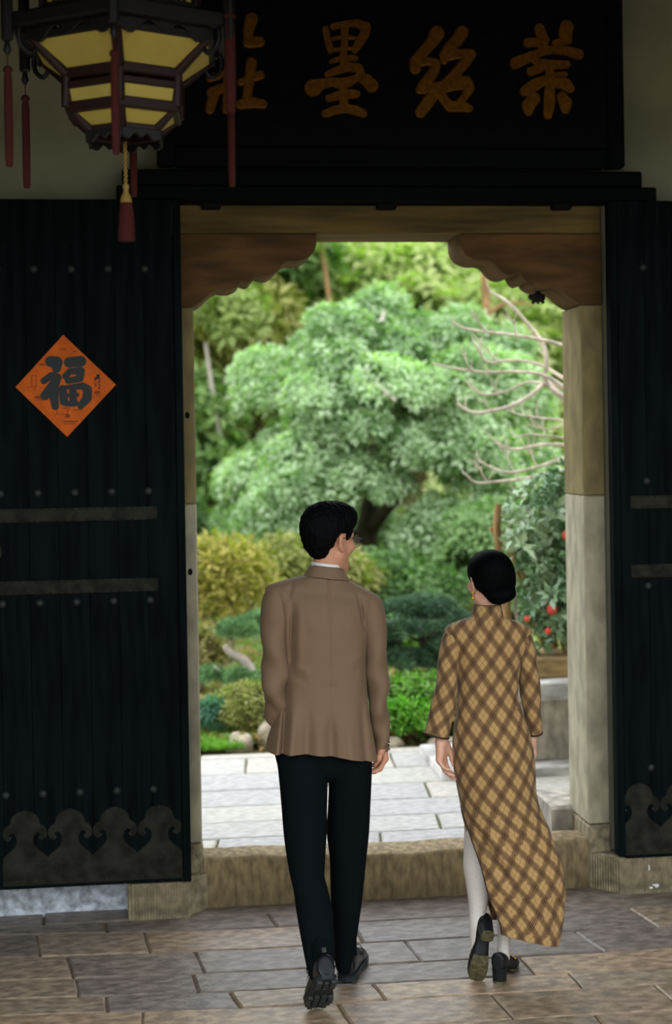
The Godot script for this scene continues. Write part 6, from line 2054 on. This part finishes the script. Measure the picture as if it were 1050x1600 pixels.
		obj("stocking", st, M["stocking"], w)
	var th := deg_to_rad(69.0)
	var zl := Vector3(0.17, sin(th), cos(th)).normalized()
	var xl := Vector3(1, -0.16, 0.02)
	var yl := zl.cross(xl).normalized()
	xl = yl.cross(zl)
	woman_shoe(w, Transform3D(Basis(xl, yl, zl), Vector3(0.104, -0.004, 1.075) + zl * 0.232), -1.0)
	woman_shoe(w, Transform3D(Basis(Vector3.UP, deg_to_rad(-27.0)), Vector3(0.181, 0.0, 1.115)), 1.0)


func plaid_at(u: float, v: float) -> Vector2:
	return Vector2(u / 0.068 + v / 0.095, u / 0.068 - v / 0.095)


func build_dress(w: Node3D) -> void:
	# height, left edge, right edge, depth behind, depth before, middle z, opening of the slit (radians), tilt
	var rows := [
		[0.166, 0.186, 0.412, 0.125, 0.10, 1.065, 0.62, 0.27], [0.20, 0.183, 0.420, 0.124, 0.10, 1.065, 0.60, 0.26], [0.243, 0.172, 0.430, 0.124, 0.10, 1.064, 0.57, 0.21], [0.294, 0.152, 0.437, 0.124, 0.10, 1.063, 0.53, 0.17], [0.338, 0.141, 0.441, 0.123, 0.10, 1.062, 0.49, 0.14], [0.398, 0.129, 0.435, 0.122, 0.10, 1.06, 0.44, 0.10],
		[0.446, 0.119, 0.424, 0.121, 0.10, 1.058, 0.38, 0.07], [0.506, 0.101, 0.405, 0.119, 0.10, 1.056, 0.30, 0.05], [0.56, 0.086, 0.389, 0.118, 0.10, 1.054, 0.20, 0.03], [0.617, 0.071, 0.366, 0.117, 0.10, 1.052, 0.08, 0.02], [0.66, 0.064, 0.353, 0.117, 0.10, 1.051, 0.01, 0.01], [0.70, 0.057, 0.348, 0.118, 0.10, 1.05, 0.0, 0.0], [0.77, 0.045, 0.346, 0.120, 0.10, 1.05, 0.0, 0.0], [0.83, 0.041, 0.342, 0.118, 0.10, 1.049, 0.0, 0.0], [0.878, 0.042, 0.334, 0.112, 0.098, 1.047, 0.0, 0.0],
		[0.914, 0.047, 0.327, 0.105, 0.096, 1.045, 0.0, 0.0], [0.948, 0.053, 0.315, 0.098, 0.095, 1.043, 0.0, 0.0], [0.99, 0.060, 0.302, 0.092, 0.094, 1.041, 0.0, 0.0], [1.034, 0.066, 0.290, 0.088, 0.094, 1.039, 0.0, 0.0], [1.08, 0.067, 0.291, 0.087, 0.097, 1.037, 0.0, 0.01], [1.13, 0.064, 0.297, 0.088, 0.102, 1.036, 0.0, 0.02], [1.18, 0.056, 0.309, 0.089, 0.104, 1.035, 0.0, 0.025], [1.225, 0.038, 0.327, 0.088, 0.10, 1.035, 0.0, 0.03],
		[1.257, 0.024, 0.340, 0.084, 0.09, 1.035, 0.0, 0.03], [1.280, 0.0195, 0.345, 0.076, 0.08, 1.035, 0.0, 0.03], [1.296, 0.026, 0.338, 0.067, 0.07, 1.035, 0.0, 0.03], [1.309, 0.048, 0.316, 0.060, 0.062, 1.036, 0.0, 0.03], [1.321, 0.078, 0.286, 0.055, 0.057, 1.036, 0.0, 0.03], [1.330, 0.106, 0.259, 0.053, 0.054, 1.037, 0.0, 0.03], [1.338, 0.124, 0.242, 0.052, 0.053, 1.037, 0.0, 0.03]]
	var cr := [
		[Vector2(0.083, 0.61), Vector2(0.235, 0.36), 0.014, -0.016], [Vector2(0.115, 0.60), Vector2(0.27, 0.36), 0.022, 0.010], [Vector2(0.24, 0.36), Vector2(0.33, 0.24), 0.018, -0.009],
		[Vector2(0.335, 0.42), Vector2(0.30, 0.16), 0.020, 0.008], [Vector2(0.39, 0.36), Vector2(0.385, 0.14), 0.016, -0.010], [Vector2(0.27, 0.30), Vector2(0.25, 0.16), 0.016, -0.007],
		[Vector2(0.245, 1.005), Vector2(0.305, 1.02), 0.007, 0.010], [Vector2(0.250, 0.988), Vector2(0.305, 0.998), 0.008, -0.008], [Vector2(0.26, 1.06), Vector2(0.30, 1.035), 0.008, -0.005], [Vector2(0.215, 0.985), Vector2(0.27, 1.0), 0.014, 0.003],
		[Vector2(0.09, 0.995), Vector2(0.15, 0.985), 0.012, -0.003], [Vector2(0.255, 0.97), Vector2(0.27, 0.86), 0.012, 0.005], [Vector2(0.245, 1.15), Vector2(0.265, 1.05), 0.012, -0.004],
		[Vector2(0.06, 1.26), Vector2(0.075, 1.18), 0.010, -0.006], [Vector2(0.30, 1.26), Vector2(0.285, 1.17), 0.010, -0.006], [Vector2(0.21, 0.88), Vector2(0.24, 0.5), 0.03, 0.004], [Vector2(0.30, 0.82), Vector2(0.36, 0.5), 0.022, -0.006], [Vector2(0.17, 0.66), Vector2(0.24, 0.46), 0.016, 0.006],
		[Vector2(0.1845, 1.33), Vector2(0.1925, 1.13), 0.0035, -0.0025, 1], [Vector2(0.1925, 1.13), Vector2(0.208, 0.85), 0.0035, -0.0022, 1]]
	var rings := []
	var uvs := []
	var count := 190
	var segs := 168
	for i in count + 1:
		var q := between(rows, float(i) / count * (rows.size() - 1))
		var gap := maxf(q[6], 0.0)
		var r := PackedVector3Array()
		var start := PI - gap                               # the back panel's left edge, then round the back, right side and front
		var stop := -PI + gap
		var cg := cos(PI - gap)
		# the back panel's free edge keeps the measured left edge
		var half: float = (q[2] - q[1]) / (1.0 + power(-cg, 0.85))
		var cx: float = q[2] - half
		var arcs := PackedFloat32Array()
		var arc := 0.0
		var mid := 0.0
		for k in segs + 1:
			var a := lerpf(start, stop, float(k) / segs)
			var x: float = cx + half * power(cos(a), 0.85)
			var dz: float = (q[3] if sin(a) > 0 else q[4]) * power(sin(a), lerpf(0.85, 0.42, smoothstep(0.66, 0.42, q[0])))
			var y: float = q[0] - q[7] * (x - 0.30) * smoothstep(0.5, 0.16, q[0]) - 0.03 * (x - 0.183) * smoothstep(1.0, 1.2, q[0])
			if sin(a) > 0: dz += creases(cr, Vector2(x, y)) * smoothstep(0.0, 0.3, sin(a))
			var p := Vector3(x, y, q[5] + dz)
			r.append(p)
			if k > 0: arc += p.distance_to(r[k - 1])
			arcs.append(arc)
			if a > PI / 2.0: mid = arc
		var t := []
		var drift := 0.10 * smoothstep(0.62, 0.16, q[0])
		for k in segs + 1: t.append(plaid_at(arcs[k] - mid - drift * 0.0, q[0] + 0.012))
		rings.append(r)
		uvs.append(t)
	var mb := MB.new()
	mb.sheet(rings, false, -0.003, uvs)
	var dress := obj("dress", mb, M["plaid_wool"], w, true)
	# binding along the slit
	var edge := []
	for i in range(0, 66, 3): edge.append(rings[i][0])
	var bd := MB.new()
	bd.tube(edge, 0.0028, 6)
	obj("slit_binding", bd, M["dark_binding"], dress)
	# three-quarter sleeves with a dark binding at the cuff
	var sleeves := [
		[[0.075, 1.280, 1.035, 0.026, 0.042], [0.055, 1.268, 1.035, 0.036, 0.050], [0.041, 1.228, 1.037, 0.0385, 0.052], [0.0325, 1.175, 1.042, 0.039, 0.050], [0.0225, 1.10, 1.05, 0.041, 0.048], [0.010, 1.03, 1.053, 0.043, 0.048], [-0.006, 0.965, 1.053, 0.045, 0.049], [-0.020, 0.908, 1.053, 0.0465, 0.050]],
		[[0.290, 1.272, 1.035, 0.026, 0.042], [0.310, 1.260, 1.035, 0.034, 0.050], [0.321, 1.222, 1.035, 0.037, 0.052], [0.3285, 1.17, 1.034, 0.0385, 0.050], [0.3375, 1.09, 1.03, 0.0385, 0.047], [0.345, 1.02, 1.022, 0.036, 0.045], [0.3535, 0.95, 1.012, 0.033, 0.044], [0.3585, 0.894, 1.005, 0.0295, 0.043]]]
	for k in 2:
		var wr := func(t: float, a: float) -> float: return 0.0022 * sin(a * 2.0 + t * 18.0 + k * 2.0) * smoothstep(0.15, 0.5, t) * smoothstep(1.0, 0.75, t) - 0.003 * exp(-pow((t - 0.28) / 0.05, 2.0)) * maxf(0.0, sin(a + 0.5))
		var sm := MB.new()
		var sr := cloth_tube(sm, sleeves[k], 70, 44, wr, Vector2(0.31 + 0.2 * k, 0.12))
		var sleeve := obj("sleeve", sm, M["plaid_wool"], dress, true)
		var cuff := MB.new()
		var pts := []
		for p in sr[sr.size() - 1]: pts.append(p)
		cuff.tube(pts, 0.0030, 6)
		obj("cuff_binding", cuff, M["dark_binding"], sleeve)
	# standing collar, closed at the back with a seam
	var cr_rings := []
	var cuv := []
	for q in [[1.332, 0.0585, 0.054], [1.345, 0.0560, 0.052], [1.362, 0.0515, 0.0500], [1.380, 0.0490, 0.0490]]:
		var r := PackedVector3Array()
		var t := []
		for k in 65:
			var a := -PI / 2.0 + TAU * k / 64.0
			var p := Vector3(0.1815 + q[1] * cos(a), q[0] - 0.03 * q[1] * cos(a) - 0.004 * maxf(0.0, -sin(a)), 1.037 + q[2] * sin(a))
			if absf(a - PI / 2.0) < 0.05: p.z -= 0.003
			r.append(p)
			t.append(plaid_at(0.053 * (a - PI / 2.0), q[0] + 0.012))
		cr_rings.append(r)
		cuv.append(t)
	var col := MB.new()
	col.sheet(cr_rings, false, -0.003, cuv)
	var collar := obj("collar", col, M["plaid_wool"], dress, true)
	var top := []
	for p in cr_rings[3]: top.append(p)
	var cb := MB.new()
	cb.tube(top, 0.0026, 6)
	cb.tube([cr_rings[3][32] + Vector3(0, 0, 0.003), cr_rings[1][32] + Vector3(0, 0, 0.003)], 0.0014, 5)
	obj("collar_binding", cb, M["dark_binding"], collar)


func woman_shoe(w: Node3D, at: Transform3D, side: float) -> void:
	# along the foot: z, middle, half width, underside, top
	var rows := [[0.0, 0.0, 0.012, 0.052, 0.105], [-0.004, 0.0, 0.022, 0.051, 0.112], [-0.02, 0.0, 0.028, 0.050, 0.112], [-0.05, 0.0, 0.029, 0.046, 0.100], [-0.085, 0.0, 0.027, 0.032, 0.084], [-0.12, 0.001, 0.031, 0.014, 0.072], [-0.15, 0.001, 0.036, 0.005, 0.060], [-0.18, 0.0, 0.037, 0.003, 0.048], [-0.205, -0.002, 0.033, 0.004, 0.040], [-0.222, -0.004, 0.024, 0.006, 0.034], [-0.231, -0.005, 0.010, 0.010, 0.026]]
	var rings := []
	var low := []
	for i in 49:
		var q := between(rows, float(i) / 48.0 * (rows.size() - 1))
		var r := PackedVector3Array()
		for k in 28:
			var a := TAU * k / 28.0
			var up: float = lerpf(q[3], q[4], 0.4 + 0.6 * power(sin(a), 0.9)) if sin(a) > 0 else lerpf(q[3], q[4], 0.4 + 0.4 * power(sin(a), 0.7))
			r.append(at * Vector3((q[1] + q[2] * power(cos(a), 0.8)) * side, up, q[0]))
		rings.append(r)
		if q[0] < -0.118 and q[0] > -0.226:
			var s2 := PackedVector3Array()
			for k in 13:
				var x := -1.0 + k / 6.0
				s2.append(at * Vector3((q[1] + q[2] * 0.93 * x) * side, q[3] - 0.0025, q[0]))
			for k in 13:
				var x := 1.0 - k / 6.0
				s2.append(at * Vector3((q[1] + q[2] * 0.93 * x) * side, q[3] + 0.004, q[0]))
			low.append(s2)
	var mb := MB.new()
	mb.loft(rings, true, true, true)
	var shoe := obj("shoe", mb, M["suede_black"], w)
	var sole := MB.new()
	sole.loft(low, true, true, true)
	obj("sole", sole, M["leather_sole"], shoe)
	# block heel with its tip
	var heel := MB.new()
	var tip := MB.new()
	for part in 2:
		var hr := []
		for q in ([[0.056, 1.0], [0.03, 0.94], [0.007, 0.90]] if part == 0 else [[0.007, 0.91], [0.0, 0.90]]):
			var r := PackedVector3Array()
			for k in 24:
				var a := TAU * k / 24.0
				var z: float = -0.026 + 0.026 * power(sin(a), 0.7) * q[1] if sin(a) > 0 else -0.026 + 0.022 * power(sin(a), 0.4) * q[1]
				r.append(at * Vector3(0.0265 * power(cos(a), 0.75) * q[1], q[0], z))
			hr.append(r)
		(heel if part == 0 else tip).loft(hr, true, true, true)
	var block := obj("heel", heel, M["suede_black"], shoe)
	obj("heel_tip", tip, M["leather_sole"], block)
	var bit := MB.new()
	bit.tube(smooth_path([at * Vector3(-0.026, 0.054, -0.150), at * Vector3(0.0, 0.0665, -0.146), at * Vector3(0.026, 0.054, -0.150)], 4), 0.0022, 6)
	for s in [-1.0, 1.0]: bit.ball(at * Vector3(s * 0.030, 0.050, -0.150), Vector3.ONE * 0.0048, 8, 6)
	obj("buckle_bar", bit, M["jewel_gold"], shoe)
